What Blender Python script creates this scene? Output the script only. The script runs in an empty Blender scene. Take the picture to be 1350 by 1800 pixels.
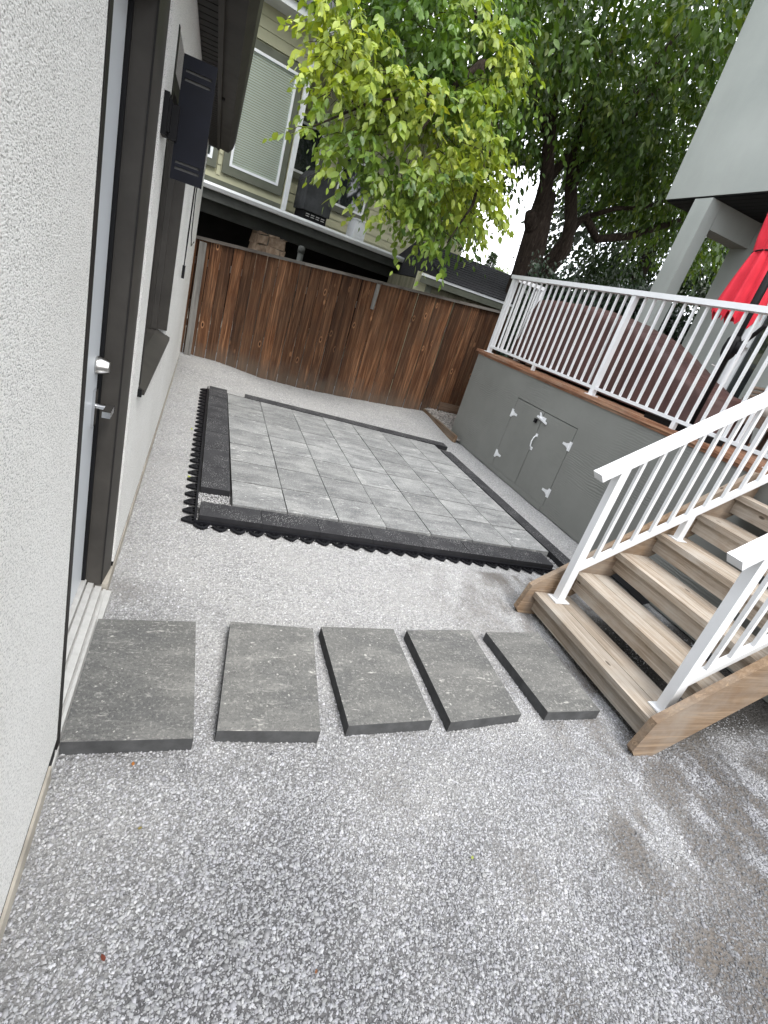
import bpy, bmesh, math, random
import numpy as np
from mathutils import Vector, Matrix
random.seed(7); RNG = np.random.default_rng(7)
SC = bpy.context.scene
COL = SC.collection
R = math.radians
# ---------------------------------------------------------------- camera
cam = bpy.data.cameras.new('camera'); cam_o = bpy.data.objects.new('camera', cam); COL.objects.link(cam_o)
cam.sensor_fit = 'HORIZONTAL'; cam.sensor_width = 36.0; cam.lens = 24.118
cam.clip_start = 0.03; cam.clip_end = 600
right = Vector((0.91682779, -0.27609313, 0.28844306)); down = Vector((0.14108625, -0.45179204, -0.88089649)); fwd = Vector((0.37352574, 0.84832573, -0.37526255))
m = Matrix((right, -down, -fwd)).transposed().to_4x4(); m.translation = (0, 0, 1.65)
cam_o.matrix_world = m; SC.camera = cam_o
# ---------------------------------------------------------------- sky and sun
SUN_EL, SUN_AZ = R(56), R(165)          # azimuth measured clockwise from +Y
w = bpy.data.worlds.new('World'); SC.world = w; w.use_nodes = True
wn, wl = w.node_tree.nodes, w.node_tree.links
bg = wn['Background']; bg.inputs['Strength'].default_value = 0.15
sky = wn.new('ShaderNodeTexSky'); sky.sky_type = 'NISHITA'; sky.sun_disc = False
sky.sun_elevation = SUN_EL; sky.sun_rotation = SUN_AZ; sky.dust_density = 2.0
tc = wn.new('ShaderNodeTexCoord'); nz = wn.new('ShaderNodeTexNoise'); nz.inputs['Scale'].default_value = 2.6; nz.inputs['Detail'].default_value = 6
nz.inputs['Roughness'].default_value = .6
cr = wn.new('ShaderNodeValToRGB'); cr.color_ramp.elements[0].position = .33; cr.color_ramp.elements[0].color = (.62, .62, .62, 1)
cr.color_ramp.elements[1].position = .62; cr.color_ramp.elements[1].color = (1, 1, 1, 1)
mx = wn.new('ShaderNodeMixRGB'); mx.inputs['Color2'].default_value = (9.6, 9.8, 10.2, 1)
wl.new(tc.outputs['Generated'], nz.inputs['Vector']); wl.new(nz.outputs['Fac'], cr.inputs['Fac'])
wl.new(cr.outputs['Color'], mx.inputs['Fac']); wl.new(sky.outputs['Color'], mx.inputs['Color1']); wl.new(mx.outputs['Color'], bg.inputs['Color'])
sl = bpy.data.lights.new('sun', 'SUN'); sl.energy = 1.5; sl.angle = R(24); sl.color = (1, .965, .91)
so = bpy.data.objects.new('sun', sl); COL.objects.link(so)
sd = Vector((math.sin(SUN_AZ)*math.cos(SUN_EL), math.cos(SUN_AZ)*math.cos(SUN_EL), math.sin(SUN_EL)))
so.rotation_euler = sd.to_track_quat('Z', 'Y').to_euler(); so.location = (0, 0, 20)
SC.view_settings.view_transform = 'Standard'; SC.view_settings.look = 'None'
SC.view_settings.exposure = 1.25; SC.view_settings.gamma = 1.0; SC.view_settings.use_curve_mapping = False
SC.cycles.max_bounces = 8

# ---------------------------------------------------------------- materials
class NB:
    """small node builder round one Principled material"""
    def __init__(s, name, rough=.7, metal=0.0, spec=.5):
        s.m = bpy.data.materials.new(name); s.m.use_nodes = True
        s.t = s.m.node_tree; s.b = s.t.nodes['Principled BSDF']
        s.b.inputs['Roughness'].default_value = rough; s.b.inputs['Metallic'].default_value = metal
        s.b.inputs['Specular IOR Level'].default_value = spec
        s.coord = None
    def new(s, t): return s.t.nodes.new(t)
    def put(s, sock, v):
        if isinstance(v, bpy.types.NodeSocket): s.t.links.new(v, sock)
        elif v is not None: sock.default_value = v
    def co(s, rnd=True):
        if s.coord is None:
            tc = s.new('ShaderNodeTexCoord'); v = tc.outputs['Object']
            if rnd:
                oi = s.new('ShaderNodeObjectInfo'); sc = s.new('ShaderNodeVectorMath'); sc.operation = 'SCALE'
                sc.inputs[0].default_value = (37.1, 53.7, 71.3); s.t.links.new(oi.outputs['Random'], sc.inputs['Scale'])
                ad = s.new('ShaderNodeVectorMath'); ad.operation = 'ADD'; s.t.links.new(v, ad.inputs[0]); s.t.links.new(sc.outputs[0], ad.inputs[1])
                v = ad.outputs[0]
            s.coord = v
        return s.coord
    def rand(s): return s.new('ShaderNodeObjectInfo').outputs['Random']
    def sc(s, xyz, rnd=True):
        mp = s.new('ShaderNodeMapping'); s.t.links.new(s.co(rnd), mp.inputs['Vector']); mp.inputs['Scale'].default_value = xyz; return mp.outputs[0]
    def noise(s, scale, detail=4, rough=.55, vec=None, dist=0.0):
        n = s.new('ShaderNodeTexNoise'); s.put(n.inputs['Vector'], vec if vec is not None else s.co()); n.inputs['Scale'].default_value = scale
        n.inputs['Detail'].default_value = detail; n.inputs['Roughness'].default_value = rough; n.inputs['Distortion'].default_value = dist
        return n.outputs['Fac']
    def vor(s, scale, feature='F1', out='Distance', vec=None):
        n = s.new('ShaderNodeTexVoronoi'); n.feature = feature; s.put(n.inputs['Vector'], vec if vec is not None else s.co()); n.inputs['Scale'].default_value = scale
        return n.outputs[out]
    def ramp(s, f, *stops):
        n = s.new('ShaderNodeValToRGB'); s.put(n.inputs['Fac'], f); e = n.color_ramp.elements
        while len(e) < len(stops): e.new(.5)
        for el, (p, c) in zip(e, stops):
            el.position = p; el.color = (c, c, c, 1) if isinstance(c, (int, float)) else (*c, 1)
        return n.outputs['Color']
    def mix(s, f, a, b, mode='MIX'):
        n = s.new('ShaderNodeMixRGB'); n.blend_type = mode; s.put(n.inputs['Fac'], f)
        for k, v in (('Color1', a), ('Color2', b)): s.put(n.inputs[k], (*v, 1) if isinstance(v, tuple) else v)
        return n.outputs['Color']
    def math(s, op, a, b=0.0):
        n = s.new('ShaderNodeMath'); n.operation = op; s.put(n.inputs[0], a); s.put(n.inputs[1], b); return n.outputs[0]
    def attr(s, name):
        n = s.new('ShaderNodeAttribute'); n.attribute_name = name; return n.outputs['Color']
    def bump(s, h, strength=.5, dist=.01):
        n = s.new('ShaderNodeBump'); n.inputs['Strength'].default_value = strength; n.inputs['Distance'].default_value = dist
        s.put(n.inputs['Height'], h)
        old = s.b.inputs['Normal'].links
        if old: s.t.links.new(old[0].from_socket, n.inputs['Normal'])
        s.t.links.new(n.outputs[0], s.b.inputs['Normal'])
    def color(s, c): s.put(s.b.inputs['Base Color'], (*c, 1) if isinstance(c, tuple) else c)
    def rough(s, v): s.put(s.b.inputs['Roughness'], v)

def plain(name, c, rough=.6, metal=0.0, spec=.5, var=.12, scale=9.0, bump=0.0, bscale=200):
    n = NB(name, rough, metal, spec); f = n.noise(scale, 5, .6)
    d = tuple(x*(1-var) for x in c); l = tuple(min(1, x*(1+var)) for x in c)
    n.color(n.ramp(f, (.3, d), (.7, l)))
    if bump: n.bump(n.noise(bscale, 3), .4, bump)
    return n.m

def wood(name, base, light, dark, axis=2, wear=(.3, .28, .25), wearamt=.25, rough=.75, fine=1.0, knots=True, objvar=.35, kscale=1.0, kring=.9):
    n = NB(name, rough, 0, .3)
    st = [16*fine]*3; st[axis] = .9*fine; fs = [90*fine]*3; fs[axis] = 2.2*fine
    g1 = n.noise(1.0, 5, .6, n.sc(st), 1.6); g2 = n.noise(1.0, 4, .7, n.sc(fs), .3)
    c = n.ramp(g1, (.28, dark), (.48, base), (.7, light))
    c = n.mix(n.ramp(g2, (.35, .75), (.6, 0.0)), c, dark)
    wv = n.noise(2.3, 5, .65)
    c = n.mix(n.math('MULTIPLY', n.ramp(wv, (.42, 0.0), (.68, 1.0)), wearamt), c, wear)
    if knots:
        kf = kscale*fine; ks = [6.0*kf]*3; ks[axis] = 2.6*kf
        k = n.vor(1.0, vec=n.sc(ks)); kc = n.ramp(k, (.0, 1.0), (.055, .9), (.085, 0.0))
        c = n.mix(kc, c, tuple(x*.45 for x in dark)); ring = n.ramp(k, (.07, 0.0), (.095, kring), (.15, 0.0)); c = n.mix(ring, c, tuple(min(1, x*1.25) for x in light))
        lt = [36*fine]*3; lt[axis] = .9*fine; c = n.mix(n.ramp(n.noise(1.0, 3, .6, n.sc(lt), .8), (.61, 0.0), (.68, .85)), c, light)
    if objvar:
        c = n.mix(1.0, c, n.ramp(n.rand(), (0.0, 1-objvar), (1.0, 1+objvar*.6)), 'MULTIPLY')
    n.color(c); n.bump(g2, .5, .002); n.bump(g1, .35, .003)
    return n.m

M = {}
def mk_mats():
    # stucco with rough dash texture
    n = NB('stucco'); a = n.noise(330, 3, .6, n.sc((1, .5, 1), False)); b = n.vor(220, vec=n.sc((1, .6, 1), False)); big = n.noise(1.4, 4)
    c = n.mix(n.ramp(a, (.33, 1.0), (.49, 0.0)), (.84, .835, .81), (.34, .34, .33)); c = n.mix(n.ramp(big, (.35, .16), (.65, 0.0)), c, (.40, .385, .35))
    n.color(c); n.bump(a, 1.0, .0035); n.bump(b, .5, .002); n.bump(n.noise(22, 3, .6, n.sc((1, .6, 1), False)), .35, .006); n.rough(.9); M['stucco'] = n.m
    n = NB('smooth_stucco'); a = n.noise(240, 3, .6); big = n.noise(1.1, 5, .6)
    c = n.ramp(big, (.3, (.265, .287, .27)), (.7, (.325, .345, .325))); c = n.mix(n.ramp(a, (.3, .25), (.5, 0.0)), c, (.36, .37, .35)); n.color(c); st = n.noise(1.0, 5, .6, n.sc((1.2, 1.2, .25))); c = n.mix(n.ramp(st, (.52, 0.0), (.75, .3)), c, (.20, .205, .19)); n.color(c); n.bump(a, .5, .002); n.rough(.9); M['smooth_stucco'] = n.m
    M['brown_trim'] = plain('brown_trim', (.046, .042, .037), .6, 0, .3, .25, 5, .0006, 160)
    M['dark_trim'] = plain('dark_trim', (.017, .0155, .0145), .6, 0, .25, .25, 6)
    M['black'] = plain('black', (.004, .004, .005), .6, 0, .25, .3)
    M['navy_black'] = plain('navy_black', (.003, .004, .009), .6, 0, .22, .25, 12)
    M['rubber'] = plain('black_plastic', (.004, .004, .006), .5, 0, .3, .3, 20)
    M['door_white'] = plain('door_white', (.62, .65, .68), .38, 0, .5, .04, 3, .0004, 90)
    M['steel'] = plain('brushed_steel', (.55, .54, .52), .28, 1, .5, .12, 60)
    M['chrome'] = plain('chrome', (.72, .72, .73), .12, 1, .5, .08, 30)
    M['aluminium'] = plain('aluminium', (.50, .495, .48), .45, .2, .5, .10, 26, .0006, 120)
    M['concrete'] = plain('concrete', (.38, .35, .30), .9, 0, .3, .25, 8, .002, 160)
    M['white_metal'] = plain('white_metal', (.70, .71, .72), .38, 0, .5, .035, 5)
    M['red_cloth'] = None
    # fence, treads, copper edged trim
    M['fence'] = wood('fence_wood', (.104, .043, .017), (.28, .14, .07), (.040, .0145, .0065), 2, (.095, .060, .038), .42, .85, 1.0, True, .5)
    n = NB.__new__(NB); n.m = M['fence']; n.t = n.m.node_tree; n.b = n.t.nodes['Principled BSDF']; n.coord = None     # splashed, greyed foot of the boards
    src = n.b.inputs['Base Color'].links[0].from_socket; sx = n.new('ShaderNodeSeparateXYZ'); tc2 = n.new('ShaderNodeTexCoord'); n.t.links.new(tc2.outputs['Object'], sx.inputs[0])
    ft = n.math('SUBTRACT', n.math('ADD', .30, n.math('MULTIPLY', n.noise(4, 4, .6), .5)), sx.outputs[2]); n.color(n.mix(n.ramp(ft, (.22, 0.0), (.5, .65)), src, (.105, .085, .066)))
    M['fence_gray'] = wood('fence_gray_wood', (.20, .19, .175), (.30, .29, .27), (.09, .085, .08), 2, (.25, .24, .22), .4, .85, 1.0, False, .15)
    M['cap_gray'] = wood('cap_gray_wood', (.14, .125, .11), (.24, .22, .2), (.06, .05, .045), 0, (.25, .24, .22), .4, .85, 1.0, False, .15)
    M['tread'] = wood('tread_wood', (.385, .325, .26), (.53, .465, .39), (.235, .18, .13), 1, (.46, .43, .385), .65, .8, 1.0, True, .2, 1.25, .15)
    M['stringer'] = wood('stringer_wood', (.25, .17, .105), (.35, .255, .17), (.15, .095, .058), 0, (.30, .265, .225), .75, .8, 1.0, True, .16, 1.2, .2)
    M['cap_wood'] = wood('cap_wood', (.25, .115, .062), (.42, .25, .15), (.12, .048, .025), 1, (.35, .27, .2), .5, .7, 1.2, False, .15)
    M['timber'] = wood('timber', (.22, .14, .085), (.36, .26, .17), (.10, .06, .035), 1, (.27, .24, .20), .5, .85)
    M['timber_dark'] = wood('timber_dark', (.10, .058, .035), (.17, .11, .07), (.045, .026, .016), 0, (.13, .10, .08), .4, .85)
    # painted wood-grain panel
    n = NB('grey_panel', .55, 0, .4); z = n.sc((1, 1, 1), False)
    wv = n.new('ShaderNodeTexWave'); wv.wave_type = 'BANDS'; wv.bands_direction = 'Z'; wv.inputs['Scale'].default_value = 13; wv.inputs['Distortion'].default_value = 9; wv.inputs['Detail'].default_value = 3; wv.inputs['Detail Scale'].default_value = .7
    n.put(wv.inputs['Vector'], n.sc((1, .35, 1), False)); msk = n.ramp(n.noise(1.9, 4, .55, n.sc((1, .55, 1.3), False)), (.45, 0.0), (.66, 1.0))
    big = n.noise(1.6, 5, .6, z); c = n.ramp(big, (.3, (.165, .169, .156)), (.7, (.20, .205, .19)))
    c = n.mix(n.ramp(n.noise(14, 4, .7, z), (.62, 0.0), (.8, .35)), c, (.2, .2, .19)); n.color(c)
    c2 = n.math('MULTIPLY', n.ramp(wv.outputs['Fac'], (.70, 0.0), (.92, 1.0)), msk); n.color(n.mix(n.math('MULTIPLY', c2, .20), c, (.12, .12, .112))); n.bump(n.math('MULTIPLY', wv.outputs['Fac'], msk), .6, .004); n.bump(n.noise(60, 3, .6, n.sc((1, .3, 1), False)), .3, .0012); M['grey_panel'] = n.m
    # pavers
    def paver(name, dark, mid, lite, scuff, amt, blotch=2.2):
        n = NB(name, .82, 0, .3); a = n.noise(blotch, 6, .62, n.sc((1, 1.7, 1)), .5); f = n.noise(260, 2, .6)
        c = n.ramp(a, (.3, dark), (.5, mid), (.7, lite)); c = n.mix(n.ramp(f, (.35, .35), (.55, 0.0)), c, tuple(x*.6 for x in dark))
        s = n.noise(15, 5, .68, n.sc((.7, 2.6, 1)), .35); s2 = n.noise(4.5, 3)
        sf = n.math('MULTIPLY', n.ramp(s, (.585, 0.0), (.675, 1.0)), n.ramp(s2, (.42, 0.08), (.62, 1.0)))
        c = n.mix(n.math('MULTIPLY', sf, amt), c, scuff)
        c = n.mix(n.math('MULTIPLY', n.ramp(n.noise(5, 5, .7, n.sc((.6, 2.2, 1))), (.48, 0.0), (.8, .55)), amt), c, tuple(.55*x+.45*y for x, y in zip(lite, scuff)))
        dv = n.new('ShaderNodeVectorMath'); dv.operation = 'ADD'; n.t.links.new(n.co(), dv.inputs[0]); nn = n.new('ShaderNodeTexNoise'); nn.inputs['Scale'].default_value = 40; nn.inputs['Detail'].default_value = 3; n.t.links.new(n.co(), nn.inputs['Vector']); sv = n.new('ShaderNodeVectorMath'); sv.operation = 'SCALE'; sv.inputs['Scale'].default_value = .022; n.t.links.new(nn.outputs['Color'], sv.inputs[0]); n.t.links.new(sv.outputs[0], dv.inputs[1])
        for vs, r0 in ((12, .085), (24, .10)): v = n.vor(vs, vec=dv.outputs[0]); c = n.mix(n.math('MULTIPLY', n.ramp(v, (r0*.6, 1.0), (r0, 0.0)), amt*.75), c, scuff)
        c = n.mix(1.0, c, n.ramp(n.rand(), (0.0, .86), (1.0, 1.14)), 'MULTIPLY')
        c = n.mix(n.ramp(n.noise(75, 4, .75), (.53, 0.0), (.72, .5)), c, scuff); c = n.mix(n.ramp(n.noise(110, 3, .7), (.33, .55), (.47, 0.0)), c, tuple(x*.5 for x in dark))
        n.color(c); n.bump(f, .35, .001); n.bump(a, .4, .006); return n.m
    M['paver'] = paver('paver_stone', (.118, .121, .124), (.205, .209, .209), (.30, .304, .298), (.56, .56, .54), 1.0, 3.0)
    M['step'] = paver('step_stone', (.088, .089, .09), (.118, .118, .113), (.155, .153, .145), (.46, .45, .42), .95, 2.4)
    n = NB('charcoal_stone', .8, 0, .35); a = n.noise(5, 5); f = n.noise(230, 2, .6); c = n.ramp(a, (.3, (.019, .019, .022)), (.7, (.036, .036, .039)))
    sp = n.math('MULTIPLY', n.ramp(n.vor(95), (.20, 1.0), (.30, 0.0)), n.ramp(n.noise(6, 3), (.40, 0.05), (.60, 1.0))); c = n.mix(n.math('MULTIPLY', sp, .8), c, (.42, .42, .41))
    c = n.mix(n.ramp(n.noise(55, 4, .7), (.56, 0.0), (.75, .4)), c, (.085, .085, .086)); n.color(c); n.bump(f, .5, .0012); M['charcoal'] = n.m
    # gravel bed sheet and loose chips
    n = NB('gravel_ground', .95, 0, .2); z = n.sc((1, 1, 1), False)
    v = n.vor(78, vec=z); vc = n.vor(78, out='Color', vec=z); e = n.vor(78, 'DISTANCE_TO_EDGE', vec=z)
    sep = n.new('ShaderNodeSeparateColor'); n.t.links.new(vc, sep.inputs[0]); stone = n.ramp(sep.outputs[0], (0.0, (.25, .25, .255)), (.5, (.39, .39, .39)), (1.0, (.52, .52, .51)))
    c = n.mix(n.ramp(e, (.0, .62), (.10, 0.0)), stone, (.10, .10, .104)); fines = n.noise(2.2, 6, .65, z)
    c = n.mix(n.ramp(fines, (.42, .55), (.66, .05)), c, (.41, .405, .395)); dk = n.noise(.9, 5, .6, z); c = n.mix(n.ramp(dk, (.50, 0.0), (.72, .28)), c, (.24, .236, .232))
    grit = n.noise(330, 2, .6, z); c = n.mix(n.ramp(grit, (.38, .45), (.55, 0.0)), c, (.17, .17, .17))
    sp2 = n.new('ShaderNodeSeparateColor'); n.t.links.new(n.attr('dust_shade'), sp2.inputs[0]); c = n.mix(n.math('MULTIPLY', sp2.outputs[1], .85), c, (.062, .062, .068)); c = n.mix(n.math('MULTIPLY', sp2.outputs[0], n.ramp(n.noise(9, 5, .7, z), (.3, .55), (.6, 1.0))), c, (.135, .120, .106)); c = n.mix(sp2.outputs[2], c, n.ramp(n.noise(70, 4, .7, z), (.35, (.030, .028, .026)), (.7, (.10, .095, .09)))); n.color(c); n.bump(v, .8, .010); n.bump(grit, .7, .004); n.bump(n.noise(14, 4, .6, z), .5, .02); M['ground'] = n.m  # green: shade painted between foreground chips; blue: darker ground under the stairs
    n = NB('gravel_chip', .85, 0, .3); c = n.mix(n.ramp(n.noise(420, 2), (.3, .3), (.6, 0.0)), n.attr('tint'), (.2, .2, .2)); n.color(c); M['chip'] = n.m
    M['soil'] = plain('soil', (.12, .105, .085), .95, 0, .2, .4, 3, .02, 30)
    # leaves
    def leaf(name, trans, rough=.42):
        n = NB(name, rough, 0, .45); c = n.attr('tint'); n.color(c)
        tr = n.new('ShaderNodeBsdfTranslucent'); n.t.links.new(n.mix(1.0, c, (1.5, 1.45, .5), 'MULTIPLY'), tr.inputs['Color'])
        ms = n.new('ShaderNodeMixShader'); ms.inputs[0].default_value = trans; out = n.t.nodes['Material Output']
        n.t.links.new(n.b.outputs[0], ms.inputs[1]); n.t.links.new(tr.outputs[0], ms.inputs[2]); n.t.links.new(ms.outputs[0], out.inputs['Surface']); return n.m
    M['leaf'] = leaf('tree_leaf', .35); M['ivy'] = leaf('ivy_leaf', .08, .35)
    n = NB('bark', .95, 0, .2); a = n.noise(1.0, 6, .7, n.sc((26, 26, 5)), .6); n.color(n.ramp(a, (.32, (.014, .010, .008)), (.55, (.045, .033, .026)), (.72, (.085, .068, .055)))); n.bump(a, 1.0, .02); M['bark'] = n.m
    # cloths
    n = NB('red_cloth', .75, 0, .3); n.color(n.ramp(n.noise(6, 5), (.3, (.50, .018, .035)), (.7, (.64, .030, .052)))); n.bump(n.noise(500, 2), .15, .0006); n.bump(n.noise(9, 3, .5, n.sc((1, 1, .25))), .4, .012); M['red_cloth'] = n.m
    n = NB('brown_cover', .6, 0, .4); n.color(n.ramp(n.noise(3, 5, .6), (.3, (.055, .025, .022)), (.7, (.088, .042, .036)))); n.bump(n.noise(4.5, 4, .5, n.sc((1, 1.2, .5)), 1.0), .7, .05); M['brown_cover'] = n.m
    M['wicker'] = plain('wicker', (.14, .10, .075), .6, 0, .4, .35, 60, .003, 90)
    M['beige_cushion'] = plain('beige_cushion', (.45, .42, .37), .9, 0, .2, .1, 6, .001, 300)
    # neighbours
    M['siding'] = plain('olive_siding', (.40, .395, .27), .7, 0, .4, .08, 2.5, .0008, 120)
    M['green_trim'] = plain('green_trim', (.105, .112, .085), .65, 0, .4, .15, 4)
    M['void'] = plain('void_shade', (.020, .019, .018), .9, 0, .2, .3, 2)  # near-black colour standing in for deep shade
    M['grey_beam'] = plain('grey_beam', (.050, .053, .048), .7, 0, .4, .2, 4)
    M['joint'] = plain('joint_sand', (.075, .074, .072), .95, 0, .2, .3, 30)
    M['mid_grey'] = plain('mid_grey', (.16, .16, .155), .7, 0, .3, .15, 9)
    M['step_side_shade'] = plain('step_side_shade', (.062, .063, .064), .85, 0, .3, .3, 14, .002, 120); M['charcoal_side_shade'] = plain('charcoal_side_shade', (.016, .016, .018), .8, 0, .3, .25, 14, .001, 150)  # darker stone colours that paint shade onto the side faces
    M['white_trim'] = plain('white_trim', (.72, .74, .75), .45, 0, .5, .05, 5)
    M['blind'] = plain('blind_slat', (.62, .63, .57), .6, 0, .4, .04, 3)
    n = NB('pane', .04, 0, .9); n.color((.02, .025, .025)); M['dark_pane'] = n.m
    n = NB('clear_pane', .02, 0, .5); n.color((.85, .9, .87)); n.b.inputs['Transmission Weight'].default_value = 1.0; n.b.inputs['IOR'].default_value = 1.1; M['clear_pane'] = n.m
    n = NB('field_stone', .85, 0, .3); c = n.ramp(n.noise(9, 5, .6), (.3, (.15, .10, .068)), (.5, (.25, .18, .125)), (.7, (.36, .28, .21))); c = n.mix(1.0, c, n.ramp(n.rand(), (0., .75), (1., 1.25)), 'MULTIPLY'); n.color(c); n.bump(n.noise(28, 5, .6), .8, .015); M['stone'] = n.m
    n = NB('stained_panel', .8, 0, .3); c = n.ramp(n.noise(1.0, 6, .7, n.sc((7, 7, 1.2))), (.35, (.075, .068, .042)), (.65, (.145, .14, .095))); n.color(c); n.bump(n.noise(1.0, 3, .6, n.sc((60, 60, 3))), .5, .004); M['stained'] = n.m
    n = NB('shingle', .9, 0, .2); c = n.ramp(n.noise(40, 4, .7), (.3, (.014, .014, .016)), (.7, (.042, .042, .045))); n.color(c); n.bump(n.noise(180, 2), .6, .003); M['shingle'] = n.m
    n = NB('bbq_cover', .5, 0, .4); n.color(n.ramp(n.noise(4, 5), (.3, (.014, .015, .016)), (.7, (.05, .052, .055)))); n.bump(n.noise(6, 4), .7, .03); M['bbq'] = n.m
mk_mats()

# ---------------------------------------------------------------- mesh helpers
class MB:
    def __init__(s): s.b = bmesh.new()
    def box(s, a, b, bev=0.0):
        x0, y0, z0 = a; x1, y1, z1 = b
        return s.hexa([(x0, y0, z0), (x1, y0, z0), (x1, y1, z0), (x0, y1, z0), (x0, y0, z1), (x1, y0, z1), (x1, y1, z1), (x0, y1, z1)])
    def hexa(s, p):
        v = [s.b.verts.new(q) for q in p]
        for f in ((3, 2, 1, 0), (4, 5, 6, 7), (0, 1, 5, 4), (1, 2, 6, 5), (2, 3, 7, 6), (3, 0, 4, 7)): s.b.faces.new([v[i] for i in f])
        return s
    def prism(s, poly, axis, a, b):
        """polygon (2D) extruded along axis 0/1/2 from a to b"""
        def P(q, t):
            q = list(q); q.insert(axis, t); return q
        A = [s.b.verts.new(P(q, a)) for q in poly]; B = [s.b.verts.new(P(q, b)) for q in poly]; n = len(poly)
        s.b.faces.new(A); s.b.faces.new(B[::-1])
        for i in range(n): s.b.faces.new([A[i], B[i], B[(i+1) % n], A[(i+1) % n]][::-1])
        return s
    def bar(s, p, q, w, h, up=(0, 0, 1)):
        p, q = Vector(p), Vector(q); d = (q-p).normalized(); up = Vector(up)
        sx = d.cross(up)
        if sx.length < 1e-4: sx = d.cross(Vector((0, 1, 0)))
        sx.normalize(); uz = sx.cross(d).normalized(); c = []
        for e in (p, q):
            for i, j in ((-1, -1), (1, -1), (1, 1), (-1, 1)): c.append(e + sx*(i*w/2) + uz*(j*h/2))
        return s.hexa(c)
    def tube(s, pts, r, n=8, cap=True):
        pts = [Vector(p) for p in pts]; rr = r if isinstance(r, (list, tuple)) else [r]*len(pts); rings = []; ref = Vector((.37, .21, .9)).normalized()
        for i, p in enumerate(pts):
            d = (pts[min(i+1, len(pts)-1)] - pts[max(i-1, 0)]).normalized(); a = d.cross(ref)
            if a.length < .05: a = d.cross(Vector((1, 0, 0)))
            a.normalize(); b = d.cross(a)
            rings.append([s.b.verts.new(p + (a*math.cos(t)+b*math.sin(t))*rr[i]) for t in (2*math.pi*k/n for k in range(n))])
        for A, B in zip(rings, rings[1:]):
            for k in range(n): s.b.faces.new([A[k], A[(k+1) % n], B[(k+1) % n], B[k]])
        if cap: s.b.faces.new(rings[0][::-1]); s.b.faces.new(rings[-1])
        return s
    def lathe(s, c, prof, n=20, axis=2):
        pts = []
        for rad, t in prof:
            ring = []
            for k in range(n):
                q = [rad*math.cos(2*math.pi*k/n), rad*math.sin(2*math.pi*k/n)]; q.insert(axis, t); ring.append(s.b.verts.new(Vector(c)+Vector(q)))
            pts.append(ring)
        for A, B in zip(pts, pts[1:]):
            for k in range(n): s.b.faces.new([A[k], A[(k+1) % n], B[(k+1) % n], B[k]])
        s.b.faces.new(pts[0][::-1]); s.b.faces.new(pts[-1]); return s

def link(o, parent=None):
    COL.objects.link(o)
    if parent is not None:
        o.parent = parent; o.matrix_parent_inverse = Matrix.Translation(-Vector(parent.get('_w', parent.location))) if parent.type == 'EMPTY' else Matrix()
    return o
def build(name, mb, mat, parent=None, bevel=0.0, smooth=False, seg=1, label=None):
    b = mb.b if isinstance(mb, MB) else mb
    if bevel > 0: bmesh.ops.bevel(b, geom=[e for e in b.edges if len(e.link_faces) == 2 and e.calc_face_angle(0) > .5], offset=bevel, segments=seg, affect='EDGES', profile=.5, clamp_overlap=True)
    bmesh.ops.recalc_face_normals(b, faces=b.faces)
    me = bpy.data.meshes.new(name); b.to_mesh(me); b.free()
    me.materials.append(M[mat] if isinstance(mat, str) else mat)
    if smooth: me.shade_smooth()
    o = bpy.data.objects.new(name, me); link(o, parent)
    if label: o['label'] = label
    return o
def shade_sides(o, mat):  # darker side faces: shade put into the colour, and no dust
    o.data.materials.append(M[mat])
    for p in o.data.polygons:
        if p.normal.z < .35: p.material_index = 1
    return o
def tag(o, label=None, cat=None, group=None, kind=None):
    if label: o['label'] = label
    if cat: o['category'] = cat
    if group: o['group'] = group
    if kind: o['kind'] = kind
    return o
def thing(name, loc, label, cat, group=None):
    o = bpy.data.objects.new(name, None); COL.objects.link(o); o.location = loc; o.empty_display_size = .1
    return tag(o, label, cat, group)
def clone(o, parent, off):
    c = o.copy(); COL.objects.link(c); c.parent = parent; c.matrix_parent_inverse = o.matrix_parent_inverse; c.location = Vector(o.location)+Vector(off); return c
def np_mesh(name, verts, faces, mat, tint=None, parent=None, smooth=False):
    """verts (N,3), faces (F,k) uniform"""
    me = bpy.data.meshes.new(name); k = faces.shape[1]; me.vertices.add(len(verts)); me.vertices.foreach_set('co', verts.astype(np.float32).ravel())
    me.loops.add(faces.size); me.loops.foreach_set('vertex_index', faces.astype(np.int32).ravel()); me.polygons.add(len(faces))
    me.polygons.foreach_set('loop_start', np.arange(0, faces.size, k, dtype=np.int32)); me.update(calc_edges=True)
    if tint is not None:
        at = me.color_attributes.new('tint', 'FLOAT_COLOR', 'POINT'); at.data.foreach_set('color', np.concatenate([tint, np.ones((len(tint), 1))], 1).astype(np.float32).ravel())
    me.materials.append(M[mat]); 
    if smooth: me.shade_smooth()
    o = bpy.data.objects.new(name, me); link(o, parent); return o

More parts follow.
